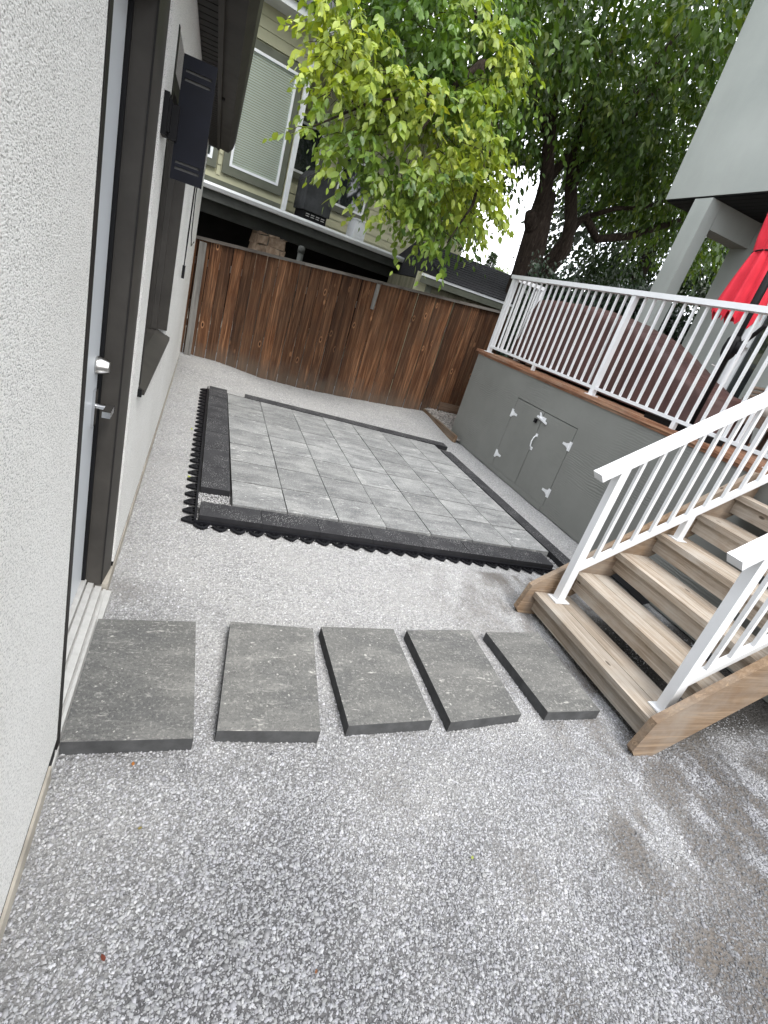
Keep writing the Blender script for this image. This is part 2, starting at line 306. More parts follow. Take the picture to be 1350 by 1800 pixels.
# ---------------------------------------------------------------- ground
VN = np.random.default_rng(21).random((64, 64))
def vnoise(x, y):
    xi, yi = np.floor(x).astype(int), np.floor(y).astype(int); fx, fy = x-xi, y-yi; fx = fx*fx*(3-2*fx); fy = fy*fy*(3-2*fy); g = lambda a, b: VN[a % 64, b % 64]
    return (g(xi, yi)*(1-fx)+g(xi+1, yi)*fx)*(1-fy)+(g(xi, yi+1)*(1-fx)+g(xi+1, yi+1)*fx)*fy
def fbm(x, y, f=1.0, o=4):
    t, a, n = 0, 0.0, 1.0
    for k in range(o): t = t+n*vnoise(x*f+17.3*k, y*f+9.1*k); a += n; n *= .55; f *= 2.1
    return t/a
def dustf(x, y):
    """trodden soil showing through the chips"""
    wx = x+.5*(fbm(x, y, 2.3)-.5); wy = y+.5*(fbm(x+31, y+7, 2.3)-.5); d = np.zeros_like(x)
    for cx, cy, r, a in ((1.93, .85, .20, 1.), (2.45, 1.02, .30, .95), (1.96, .42, .26, .9), (1.25, .42, .18, .6), (2.2, 1.2, .20, .6), (3.0, 1.35, .4, .9), (1.3, .82, .15, .45), (.25, 1.25, .14, .35), (-.12, 2.3, .14, .5), (2.6, .8, .25, .8), (2.75, 1.75, .55, 1.), (3.3, 2.3, .7, 1.), (2.55, 2.2, .3, .8), (2.1, 1.75, .18, .5), (.95, 1.2, .2, .35)):
        d = np.maximum(d, a*np.exp(-((wx-cx)**2+(wy-cy)**2)/(r*r)))
    d = np.maximum(d, np.clip((x-1.2)/1.4, 0, .95)*(y < 2.9))
    return np.clip((d-.18)*1.5, 0, 1)*np.clip((fbm(x*1.9, y*1.0, 4.5, 5)-.40)*5.0, 0.0, 1.0)
def fresh_shade(x, y): return np.clip(.62-.62*(y-1.0)+1.4*(fbm(x+5, y+3, 1.7)-.5), 0, 1)  # rises toward the camera; drives fresh chips and painted foreground shade
def gz(x, y):
    x = np.asarray(x, float); y = np.asarray(y, float)
    z = .004*np.sin(3.1*x+1.7*y)*np.sin(2.3*y-.8*x) + .003*np.sin(9*x+2*y)*np.sin(7.1*y)
    t = np.clip((y-6.55)/1.35, 0, 1); t = t*t*(3-2*t)
    prof = np.interp(x, [-.3, .25, .55, .9, 1.45, 2.36, 3.2, 3.8, 6], [.085, .07, .03, -.02, -.035, 0, .04, .09, .09])
    z = z + prof*t + .014*np.exp(-((y-6.78+.06*x+.05*np.sin(3*x))/.07)**2)*(x < 3.3)
    return z
nx, ny = 132, 220
gx, gy = np.meshgrid(np.linspace(-.26, 6.3, nx), np.linspace(-2.2, 8.7, ny))
V = np.stack([gx.ravel(), gy.ravel(), gz(gx, gy).ravel()], 1); ii = np.arange(nx*ny).reshape(ny, nx)
F = np.stack([ii[:-1, :-1].ravel(), ii[:-1, 1:].ravel(), ii[1:, 1:].ravel(), ii[1:, :-1].ravel()], 1)
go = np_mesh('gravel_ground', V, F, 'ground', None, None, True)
at = go.data.color_attributes.new('dust_shade', 'FLOAT_COLOR', 'POINT'); dv = dustf(V[:, 0], V[:, 1]); fv = fresh_shade(V[:, 0], V[:, 1])
at.data.foreach_set('color', np.stack([dv, fv, np.clip((V[:, 0]-2.40)/.12, 0, 1)*np.clip((V[:, 1]-1.32)/.12, 0, 1)*np.clip((2.50-V[:, 1])/.15, 0, 1), np.ones_like(dv)], 1).astype(np.float32).ravel()); tag(go, kind='structure')  # channels: soil, foreground darkening, darker stair footprint
tag(build('ground', MB().hexa([(-120, -120, -.6), (160, -120, -.6), (160, 200, -.6), (-120, 200, -.6), (-120, -120, -.12), (160, -120, -.12), (160, 200, -.12), (-120, 200, -.12)]), 'soil'), kind='structure')

def chips(name, pts, size, cols, flat=.55):
    """angular crushed stones: a jittered cuboid each"""
    n = len(pts); base = np.array([(-1, -1, -1), (1, -1, -1), (1, 1, -1), (-1, 1, -1), (-1, -1, 1), (1, -1, 1), (1, 1, 1), (-1, 1, 1)], float)
    v = base[None]*(1+RNG.uniform(-.42, .30, (n, 8, 3))); v[:, 4:, :2] *= RNG.uniform(.45, .95, (n, 1, 1))
    a = size*RNG.uniform(.75, 1.35, n); v *= np.stack([a, a*RNG.uniform(.38, .85, n), a*RNG.uniform(.28, flat, n)], 1)[:, None]
    yaw, p, r = RNG.uniform(0, 6.28, n), RNG.normal(0, .24, n), RNG.normal(0, .24, n)
    def rot(v, i, j, t):
        c, s = np.cos(t)[:, None], np.sin(t)[:, None]; A = v[:, :, i]*c-v[:, :, j]*s; B = v[:, :, i]*s+v[:, :, j]*c; v[:, :, i] = A; v[:, :, j] = B
    rot(v, 1, 2, p); rot(v, 0, 2, r); rot(v, 0, 1, yaw); v += pts[:, None]
    f = np.array([(4, 5, 6, 7), (0, 1, 5, 4), (1, 2, 6, 5), (2, 3, 7, 6), (3, 0, 4, 7)])
    F = (np.arange(n)[:, None, None]*8+f[None]).reshape(-1, 4)
    o = np_mesh(name, v.reshape(-1, 3), F, 'chip', np.repeat(cols, 8, 0)); tag(o, kind='stuff'); return o
def chip_field(x0, x1, y0, y1, dens):
    n = int((x1-x0)*(y1-y0)*dens); return np.stack([RNG.uniform(x0, x1, n), RNG.uniform(y0, y1, n)], 1)
P = np.concatenate([chip_field(-.24, 3.2, .28, 1.25, 36000), chip_field(-.24, 3.4, 1.25, 2.1, 25000), chip_field(-.24, 3.7, 2.1, 3.15, 17000), chip_field(-.24, .16, 3.1, 6.6, 9000), chip_field(3.2, 3.72, 3.1, 6.6, 6000), chip_field(-.24, 3.9, 6.4, 8.0, 4200), chip_field(.14, .355, 3.3, 3.55, 26000), chip_field(2.95, 3.09, 3.04, 3.28, 26000)])
dust_shade = dustf(P[:, 0], P[:, 1]); keep = (RNG.random(len(P)) > .66*dust_shade) & ((RNG.random(len(P)) < .25) | ~((P[:, 0] > 2.45) & (P[:, 1] > 1.36) & (P[:, 1] < 2.42)))
clump = np.sin(P[:, 0]*4.1+1.7*np.sin(P[:, 1]*3.7)+.6*np.sin(P[:, 1]*9.3))*np.sin(P[:, 1]*3.3+1.5*np.sin(P[:, 0]*3.9)+.5*np.sin(P[:, 0]*11)); keep &= RNG.random(len(P)) < .5+.6*fresh_shade(P[:, 0], P[:, 1])+.35*(fbm(P[:, 0], P[:, 1], 3.1) > .5)
P = P[keep]
sz = (.0017+.0038*RNG.random(len(P))**1.8)*(.80+.24*fresh_shade(P[:, 0], P[:, 1])) * np.where(RNG.random(len(P)) < .03, 1.5, 1) * np.where(P[:, 1] > 2.1, 1.1, 1)
fresh = fresh_shade(P[:, 0], P[:, 1])        # 1 = fresh blue grey chips, also darkened as foreground shade, 0 = chips powdered with pale fines
gr = np.clip(RNG.normal(1.0, .22, len(P)), .45, 1.55)*(.41-.15*fresh)*(1-.55*dust_shade[keep]); cc = np.stack([gr*(1-.02*fresh), gr*RNG.uniform(.985, 1.01, len(P)), gr*RNG.uniform(.97, 1.04, len(P))*(1+.05*fresh)], 1)
chips('gravel', np.stack([P[:, 0], P[:, 1], gz(P[:, 0], P[:, 1])+sz*.3+.012*((P[:, 0] > .14) & (P[:, 0] < 3.10) & (P[:, 1] > 3.04) & (P[:, 1] < 3.56))], 1), sz, cc)
# river gravel in the bed beyond the deck corner
q = chip_field(3.62, 4.9, 6.6, 8.0, 2600); q = q[(q[:, 0] > 3.64) & ((q[:, 1] > 7.03) | (q[:, 0] < 3.72))]; s2 = RNG.uniform(.010, .020, len(q)); g2 = RNG.uniform(.12, .42, len(q))
chips('river_gravel', np.stack([q[:, 0], q[:, 1], gz(q[:, 0], q[:, 1])+.045+RNG.uniform(0, .012, len(q))], 1), s2, np.stack([g2*1.06, g2*.98, g2*.9], 1), .7)

# ---------------------------------------------------------------- stucco garage on the left
WX = -.240
gar = thing('garage', (WX, 2.5, 0), 'cream stucco garage wall with brown trimmed door and window along the left side', 'garage')
mb = MB(); T0 = -.46
mb.box((T0, -3, .105), (WX, 1.345, 2.66)); mb.box((T0, 2.40, .105), (WX, 2.66, 2.66)); mb.box((T0, 4.20, .105), (WX, 7.75, 2.66))
mb.box((T0, 1.345, 2.33), (WX, 2.40, 2.66)); mb.box((T0, 2.66, .105), (WX, 4.20, .882)); mb.box((T0, 2.66, 2.315), (WX, 4.20, 2.66))
mb.box((-6, 7.60, .085), (T0, 7.745, 2.66)); build('wall', mb, 'stucco', gar)
build('inner_wall', MB().box((-.9, -3, 0), (-.62, 7.5, 2.6)), 'void', gar)
build('foundation', MB().box((-.7, -3, -.3), (-.2365, 1.278, .066)).box((-.7, 2.26, -.3), (-.240, 7.74, .066)).box((-.7, 1.29, -.3), (-.40, 2.26, .0)), 'concrete', gar, .004)
build('gap_shade_strip', MB().box((-.5, -3, .055), (-.2445, 1.33, .106)).box((-.5, 2.42, .055), (-.2445, 7.74, .106)), 'black', gar)  # black strip paints the dark gap below the stucco
fr = build('door_frame', MB().prism([(-.42, 2.245), (-.266, 2.245), (-.249, 2.40), (-.42, 2.40)], 2, .07, 2.33), 'brown_trim', gar, .004)
build('casing', MB().prism([(-.42, 1.346), (-.2375, 1.346), (-.2365, 1.376), (-.25, 1.384), (-.42, 1.384)], 2, .055, 2.33), 'dark_trim', fr, .003)
build('casing', MB().box((-.42, 1.426, 2.25), (-.253, 2.244, 2.329)), 'brown_trim', fr, .003)
build('stop_bead', MB().box((-.40, 2.228, .10), (-.331, 2.246, 2.25)), 'black', fr)
build('corner_bead', MB().bar((-.2655, 2.246, .075), (-.2655, 2.246, 2.33), .006, .006), 'dark_trim', fr)
door = build('door', MB().box((-.395, 1.39, .10), (-.345, 2.222, 2.248)), 'door_white', gar, .003)
build('deadbolt', MB().lathe((0, 2.172, 1.104), [(.034, -.3455), (.034, -.339), (.030, -.325), (.021, -.302), (.020, -.299)], 24, 0), 'steel', door, 0, True)
h = build('handle', MB().box((-.3448, 2.150, .868), (-.335, 2.205, 1.01)), 'chrome', door, .003)
build('lever', MB().tube([(-.336, 2.178, .945), (-.285, 2.178, .945)], .011, 12).box((-.300, 2.085, .934), (-.272, 2.192, .957)), 'chrome', h, .002)
mb = MB().prism([(-.40, .005), (-.40, .098), (-.337, .098), (-.326, .092), (-.326, .066), (-.320, .066), (-.320, .080), (-.296, .077), (-.296, .054), (-.289, .054), (-.289, .066), (-.262, .062), (-.262, .040), (-.255, .040), (-.255, .050), (-.243, .048), (-.243, .004)], 1, 1.347, 2.244)
th = build('threshold', mb, 'aluminium', gar, .0015)
build('lip', MB().hexa([(-.2425, 1.285, .004), (-.239, 1.285, .004), (-.219, 2.243, .004), (-.2425, 2.243, .004), (-.2425, 1.285, .034), (-.239, 1.285, .032), (-.219, 2.243, .042), (-.2425, 2.243, .046)]), 'aluminium', th, .001)
build('gap_shade_strip', MB().box((-.5, 1.28, .0), (-.2435, 1.346, .1045)), 'black', gar)  # black fill carries the painted gap shade on beside the threshold
# window
win = build('window', MB().prism([(-.46, 4.10), (-.335, 4.10), (-.335, 4.13), (-.300, 4.135), (-.300, 4.165), (-.236, 4.168), (-.236, 4.199), (-.46, 4.199)], 2, .955, 2.31), 'brown_trim', gar, .002)
build('frame', MB().box((-.46, 2.662, .955), (-.30, 2.72, 2.31)).box((-.46, 2.72, 2.24), (-.30, 4.10, 2.31)).box((-.46, 2.72, .955), (-.36, 4.10, 1.0)), 'dark_trim', win, .003)
build('casing', MB().box((-.262, 2.661, .93), (-.2365, 2.70, 2.313)), 'dark_trim', win, .002)
build('pane', MB().box((-.43, 2.72, 1.0), (-.42, 4.10, 2.24)), 'dark_pane', win)
sill = build('sill', MB().prism([(-.46, .962), (-.30, .950), (-.228, .915), (-.212, .908), (-.212, .885), (-.24, .885), (-.46, .90)], 1, 2.662, 4.215), 'brown_trim', win, .0015)
build('sill_end', MB().box((-.246, 2.640, .878), (-.222, 2.661, .915)), 'black', sill, .002)
# eave
for i in range(98):
    y = -1.0+i*.09
    o = build('soffit_slat', MB().box((WX, y, 2.605), (-.142, y+.078, 2.622)), 'dark_trim', gar, .003) if i == 0 else clone(o0, gar, (0, i*.09, 0))
    if i == 0: o0 = o
build('soffit_deck', MB().box((-.30, -3, 2.622), (-.118, 7.75, 2.64)), 'black', gar)
build('fascia', MB().box((-.142, -3, 2.585), (-.114, 7.76, 2.80)), 'brown_trim', gar, .003)
gt = build('gutter', MB().prism([(-.1135, 2.612), (-.016, 2.600), (.030, 2.655), (.047, 2.725), (.050, 2.755), (.030, 2.757), (.026, 2.74), (-.08, 2.74), (-.1135, 2.76)], 1, -3, 7.80), 'brown_trim', gar, .004, False, 2)
build('strap', MB().box((-.118, 5.1, 2.594), (-.090, 5.14, 2.612)), 'dark_trim', gt)
build('roof', MB().prism([(.02, 2.762), (-3.2, 4.1), (-6.4, 2.762), (-6.4, 2.70), (-3.2, 4.03), (-.13, 2.80)], 1, -3, 7.82), 'shingle', gar)

# empty television mount with slotted plate
tv = thing('tv_mount', (-.239, 2.45, 1.98), 'empty black wall mount with slotted vertical plate between door and window', 'wall mount')
px0, px1, pz0, pz1, py = -.197, -.085, 1.803, 2.200, 2.50
mb = MB(); H = pz1-pz0
cuts = [(.105, .128), (.172, .197), (.835, .858), (.885, .91)]; zprev = 0.0
for a, b in cuts:
    mb.box((px0, py, pz1-H*a), (px1, py+.006, pz1-H*zprev)); mb.box((px0, py, pz1-H*b), (px0+.010, py+.006, pz1-H*a)); mb.box((px1-.012, py, pz1-H*b), (px1, py+.006, pz1-H*a)); zprev = b
mb.box((px0, py, pz0), (px1, py+.006, pz1-H*zprev)); mb.box((px0-.002, py+.0005, pz0), (px0+.004, py+.024, pz1)); mb.box((px1-.004, py+.0005, pz0), (px1+.002, py+.024, pz1))
build('slotted_plate', mb, 'navy_black', tv)
build('back_channel', MB().box((px0+.005, py+.012, pz0+.004), (px1-.005, py+.018, pz1-.004)), 'mid_grey', tv)
build('wall_plate', MB().box((-.2395, 2.405, 1.925), (-.222, 2.50, 2.055)).box((-.222, 2.43, 1.94), (-.214, 2.48, 2.04)), 'black', tv, .004)
build('arm', MB().box((-.221, 2.47, 1.925), (-.190, 2.53, 2.035)), 'black', tv, .006)
cb = thing('hanging_cable', (-.22, 5.0, 1.3), 'loose black cables hanging down the stucco beside the far side of the window', 'cable')
for pts in ([(-.19, 4.72, 2.55), (-.205, 4.8, 1.95), (-.215, 4.98, 1.6), (-.215, 5.02, 1.36)], [(-.18, 4.70, 2.55), (-.200, 4.72, 1.92), (-.214, 5.05, 1.55), (-.217, 5.04, 1.36)], [(-.17, 4.75, 2.55), (-.195, 4.9, 1.9), (-.205, 5.35, 1.62), (-.20, 5.5, 1.52), (-.18, 5.45, 1.56)]):
    build('strand', MB().tube(pts, .0045, 6), 'black', cb, 0, True)
build('plug', MB().box((-.226, 5.0, 1.27), (-.204, 5.05, 1.37)), 'black', cb, .005)

# ---------------------------------------------------------------- patio
ZP = .060
QC = [(.360, 3.330), (3.072, 3.275), (3.050, 6.035), (.379, 6.335)]
def qp(s, t):
    a, b, c, d = [Vector(q) for q in QC]; return (a*(1-s)+b*s)*(1-t)+(d*(1-s)+c*s)*t
def slab(poly, z0, z1, jit=.0): 
    p = [(x, y, z0) for x, y in poly] + [(x, y, z1+random.uniform(-jit, jit)) for x, y in poly]; return MB().hexa(p)
def inset(poly, g, gy=None):
    gy = g if gy is None else gy
    c = sum((Vector(p) for p in poly), Vector((0, 0)))/4; out = []
    for p in poly:
        d = Vector(p)-c; out.append((p[0]-math.copysign(g, d.x), p[1]-math.copysign(gy, d.y)))
    return out
pat = build('patio', slab([(.10, 3.10), (3.24, 3.03), (3.24, 6.22), (.15, 6.58)], -.02, .009), 'joint'); tag(pat, kind='structure')
for i in range(7):
    for j in range(7):
        jj = .018*((i*5) % 3-1)*(1 if 0 < j < 7 else 0); j2 = .018*((i*5) % 3-1)*(1 if 0 < j+1 < 7 else 0)
        poly = [qp(i/7, (j+jj)/7), qp((i+1)/7, (j+jj)/7), qp((i+1)/7, (j+1+j2)/7), qp(i/7, (j+1+j2)/7)]
        build('paver', slab(inset([tuple(p) for p in poly], random.uniform(.003, .0045), random.uniform(.006, .0085)), .008, ZP, .002), 'paver', pat, .003)
def border(p, q, wv, n, joints=None):
    p, q, wv = Vector(p), Vector(q), Vector(wv)
    for k in range(n):
        a = p+(q-p)*(k/n); b = p+(q-p)*((k+1)/n); poly = [tuple(a), tuple(b), tuple(b+wv), tuple(a+wv)]
        shade_sides(build('border_stone', slab(inset(poly, .0015), .008, ZP+.001, .001), 'charcoal', pat, .004), 'charcoal_side_shade')
border((.147, 3.100), (2.955, 3.036), (.005, .208), 7)
border((.145, 3.545), (.174, 6.515), (.206, -.01), 7)
border((3.090, 3.052), (3.065, 5.84), (.150, .0), 7)
border((.582, 6.318), (3.262, 6.05), (.01, .185), 7)
# black plastic edging with teeth
ed = thing('paver_edging', (.12, 3.08, 0), 'black plastic toothed edging pinned round the near corner of the patio', 'paver edging')
build('edge_rail', MB().hexa([(.120, 3.078, 0), (.134, 3.078, 0), (.166, 6.53, 0), (.152, 6.53, 0), (.120, 3.078, .047), (.134, 3.078, .047), (.166, 6.53, .047), (.152, 6.53, .047)]), 'rubber', ed, .003)
build('edge_rail', MB().hexa([(.120, 3.066, 0), (3.25, 2.995, 0), (3.25, 3.012, 0), (.120, 3.083, 0), (.120, 3.066, .034), (3.25, 2.995, .034), (3.25, 3.012, .034), (.120, 3.083, .034)]), 'rubber', ed, .003)
def tooth(p, d, wdt, lng):
    p, d = Vector(p), Vector(d); t = Vector((-d.y, d.x, 0)); A = p+t*(wdt/2); B = p-t*(wdt/2); Tp = p+d*lng+Vector((0, 0, -.004))
    mb = MB(); up = Vector((0, 0, .014))
    A1 = p+t*(wdt*.36)+d*lng*.5; B1 = p-t*(wdt*.36)+d*lng*.5
    for a, b, r in ((A, A1, .008), (B, B1, .008), (A1, Tp, .008), (B1, Tp, .008), (p+t*wdt*.3+d*.02, p-t*wdt*.3+d*.02, .006), (p+t*wdt*.25+d*lng*.45, p-t*wdt*.25+d*lng*.45, .005)): mb.bar(a+up, b+up, r*1.9, .014)
    mb.bar(p+up, p+d*lng*.95+up*.6, .012, .016)
    return mb
for k in range(27):
    y = 3.12+k*.1285; build('tooth', tooth((.121+.0093*(y-3.08), y, 0), (-1, -.12, 0), .080, .072), 'rubber', ed)
for k in range(27):
    x = .17+k*.1145; build('tooth', tooth((x, 3.067-.0227*(x-.12), 0), (.12, -1, 0), .088, .048), 'rubber', ed)

# stepping stones
stones = [([(-.235, 1.372), (.176, 1.374), (.163, 2.030), (-.235, 2.010)], 'large dark grey concrete slab lying against the door threshold'),
          ([(.256, 1.407), (.648, 1.393), (.722, 2.028), (.319, 2.046)], 'large grey slab with pale round spots, second stepping stone from the door'),
          ([(.772, 1.420), (1.168, 1.443), (1.178, 2.066), (.768, 2.048)], 'grey slab in the middle of the row of five stepping stones'),
          ([(1.256, 1.432), (1.664, 1.474), (1.680, 2.100), (1.257, 2.062)], 'grey slab with chalky white scuffs, second stepping stone from the stairs'),
          ([(1.832, 1.485), (2.176, 1.492), (2.184, 2.122), (1.787, 2.090)], 'grey slab nearest the foot of the wooden stairs')]
for poly, lab in stones:
    o = build('stepping_stone', slab([tuple(p) for p in poly], -.006, .060, .0015), 'step', None, .005, False, 2); shade_sides(o, 'step_side_shade'); tag(o, lab, 'stepping stone', 'stepping stones between door and stairs')

# ---------------------------------------------------------------- fence
fen = thing('wooden_fence', (2.3, 8.0, 0), 'weathered brown cedar board fence with grey top rail across the end of the yard', 'fence')
def ftop(x): return 1.585+.0715*(x+.27)
x = -.66; k = 0
while x < 6.6:
    wd = .138+.012*random.random(); yo = .014*(k % 2)+random.uniform(0, .004); e = random.uniform(-.006, .006)
    mb = MB().hexa([(x, 8.0+yo, -.16), (x+wd, 8.0+yo+e*.4, -.16), (x+wd, 8.018+yo, -.16), (x, 8.018+yo, -.16), (x+e, 8.0+yo, ftop(x)-.02), (x+e+wd, 8.0+yo, ftop(x+wd)-.02), (x+e+wd, 8.018+yo, ftop(x+wd)-.02), (x+e, 8.018+yo, ftop(x)-.02)])
    build('board', mb, 'fence', fen, .002); x += wd+.008; k += 1
build('back_rail', MB().bar((-.66, 8.06, .5), (6.6, 8.06, .5), .05, .09).bar((-.66, 8.06, 1.3), (6.6, 8.06, 1.5), .05, .09), 'fence_gray', fen)
for a, b in ((-.66, 1.18), (1.18, 2.34), (2.34, 3.62), (3.62, 6.6)):
    build('top_rail', MB().bar((a+.002, 8.012, ftop(a)), (b-.002, 8.012, ftop(b)), .10, .038), 'cap_gray', fen, .003)
build('post', MB().box((-.192, 7.905, -.1), (-.105, 7.992, 1.555)), 'fence_gray', fen, .004)
build('post', MB().box((2.262, 7.972, 1.38), (2.318, 7.992, ftop(2.26)-.024)), 'fence_gray', fen, .003)
tag(build('timber_edging', MB().bar((3.64, 8.0, .05), (3.64, 6.62, .035), .045, .14), 'timber', None, .006), 'short weathered timber edging at the deck corner holding back river stones', 'edging')
tag(build('loose_board', MB().hexa([(3.86, 7.955, .165), (4.62, 7.955, .165), (4.62, 7.985, .165), (3.86, 7.985, .165), (3.86, 7.955, .30), (4.62, 7.955, .30), (4.62, 7.985, .30), (3.86, 7.985, .30)]), 'timber_dark', None, .004), 'short brown board fixed across the foot of the fence by the deck', 'board')

# ---------------------------------------------------------------- deck with hatch
DX = 3.73; DZ = 1.33
dk = thing('deck', (DX, 4, 0), 'raised deck with dark grey panelled skirt and white strap hinged hatch', 'deck')
build('skirt', MB().box((DX, -1, .012), (DX+.03, 4.376, 1.298)).box((DX, 5.624, .012), (DX+.03, 7.0, 1.298)).box((DX, 4.376, .985), (DX+.03, 5.624, 1.298)).box((DX, 4.376, .012), (DX+.03, 5.624, .070)).box((DX+.03, 6.97, .012), (6.4, 7.0, 1.298)), 'grey_panel', dk)
build('backing', MB().box((DX+.032, -1, 0), (DX+.06, 6.96, 1.29)), 'black', dk)
build('base_board', MB().box((DX-.012, 4.40, .012), (DX-.0005, 5.72, .062)), 'grey_panel', dk, .002)
for (y0, y1) in ((4.384, 4.997), (5.007, 5.616)):
    hd = build('hatch_door', MB().box((DX-.001, y0, .073), (DX+.025, y1, .977)), 'grey_panel', dk, .002)
    far = y0 > 4.9
    for hz in (.235, .785):
        yy = (y1 if far else y0); s = -1 if far else 1
        mb = MB().box((DX-.0065, min(yy-s*.028, yy+s*.006), hz-.05), (DX-.0015, max(yy-s*.028, yy+s*.006), hz+.05))
        mb.prism([(yy+s*.008, hz-.036), (yy+s*.008, hz+.036), (yy+s*.055, hz+.016), (yy+s*.115, hz+.012), (yy+s*.115, hz-.012), (yy+s*.055, hz-.016)], 0, DX-.0065, DX-.0015); mb.tube([(DX-.006, yy+s*.007, hz-.05), (DX-.006, yy+s*.007, hz+.05)], .006, 8)
        build('hinge', mb, 'white_metal', hd)
    if not far:
        mb = MB().box((DX-.007, 4.955, .525), (DX-.0015, 4.99, .56)).box((DX-.007, 4.955, .690), (DX-.0015, 4.99, .725)).tube([(DX-.006, 4.972, .543), (DX-.032, 4.972, .575), (DX-.042, 4.972, .625), (DX-.032, 4.972, .675), (DX-.006, 4.972, .708)], .008, 8)
        build('handle', mb, 'white_metal', hd)
        build('latch', MB().box((DX-.008, 4.93, .885), (DX-.0015, 5.0, .925)).prism([(4.985, .905), (5.05, .96), (5.07, .955), (5.03, .885)], 0, DX-.016, DX-.0085).bar((DX-.02, 4.87, .875), (DX-.02, 5.08, .905), .012, .022).tube([(DX-.02, 5.0, .90), (DX-.035, 5.01, .90)], .017, 10), 'white_metal', hd)
        build('padlock', MB().box((DX-.034, 5.065, .825), (DX-.012, 5.10, .872)), 'black', hd, .004)
build('edge_board', MB().box((3.694, -1, 1.300), (3.812, 2.3, 1.336)).box((3.694, 2.3, 1.300), (3.812, 7.04, 1.336)), 'cap_wood', dk, .004)
build('edge_board', MB().box((3.716, -1, 1.272), (3.7295, 7.0, 1.2995)), 'cap_wood', dk, .003)
for i in range(18):
    y0 = 3.817+i*.143
    build('deck_board', MB().box((y0, -1, 1.300), (y0+.138, 6.99, 1.332)), 'cap_wood', dk, .003)

def baluster(mb, x, y, z0, z1, w=.019): mb.box((x-w/2, y-w/2, z0), (x+w/2, y+w/2, z1))
rl = thing('deck_railing', (3.78, 4.5, DZ), 'white metal picket railing along the edge of the raised deck', 'railing')
RX = 3.765
def railtop(n, p, q): build(n, MB().bar(p, q, .075, .046), 'white_metal', rl, .006, False, 2)
railtop('top_rail', (RX, 2.36, 2.343), (RX, 6.86, 2.343))
for y in (2.41, 4.45, 6.80):
    build('post', MB().box((RX-.026, y-.026, DZ+.004), (RX+.026, y+.026, 2.319)), 'white_metal', rl, .003); build('base_plate', MB().box((RX-.05, y-.05, DZ+.006), (RX+.05, y+.05, DZ+.014)), 'white_metal', rl, .002)
for a, b in ((2.437, 4.423), (4.477, 6.773)): build('bottom_rail', MB().box((RX-.018, a, 1.400), (RX+.018, b, 1.428)), 'white_metal', rl, .002)
for y in (3.345, 5.61): build('foot', MB().box((RX-.017, y-.02, DZ+.007), (RX+.017, y+.02, 1.3995)), 'white_metal', rl, .002)
for y0, y1, st in ((2.50, 4.40, .1193), (4.565, 6.75, .1193)):
    y = 4.309 if y0 < 3 else 4.573
    while (y > 2.47) if y0 < 3 else (y < 6.75):
        mb = MB(); baluster(mb, RX, y, 1.4285, 2.3195); build('baluster', mb, 'white_metal', rl, .002); y += -st if y0 < 3 else st
# return of the railing along the far end of the deck
railtop('top_rail', (3.83, 6.88, 2.335), (4.30, 6.88, 2.335)); build('bottom_rail', MB().box((3.80, 6.862, 1.40), (4.27, 6.898, 1.428)), 'white_metal', rl, .002)
for x in (3.86, 3.97, 4.08, 4.19): mb = MB(); baluster(mb, x, 6.88, 1.4285, 2.3115); build('baluster', mb, 'white_metal', rl, .002)
build('post', MB().box((4.25, 6.855, DZ+.004), (4.30, 6.905, 2.311)), 'white_metal', rl, .003)

# ---------------------------------------------------------------- stairs
stt = thing('wooden_stairs', (2.9, 1.85, 0), 'six step open wooden stairs with plank treads leading up to the deck', 'stairs')
SL = .19/.252
for y0, y1 in ((2.402, 2.442), (1.262, 1.303)):
    poly = [(2.245, .222), (2.205, .035), (2.24, -.005), (2.36, -.005), (3.727, -.005+1.367*SL*1.02), (3.727, 1.298), (3.62, 1.298)]
    build('stringer', MB().prism(poly, 1, y0, y1), 'stringer', stt, .005)
for i in range(6):
    n = 2.287+.252*i; z = .180+.190*i
    tr = build('tread', MB().box((n, 1.3045, z-.038), (n+.140, 2.4005, z)), 'tread', stt, .009, False, 2)
    build('tread', MB().box((n+.147, 1.3045, z-.038), (min(n+.284, 3.693), 2.4005, z-.002)), 'tread', stt, .006, False, 2)
    build('riser_board', MB().box((n+.034, 1.3045, z-.138), (n+.072, 2.4005, z-.0395)), 'tread', stt, .003)
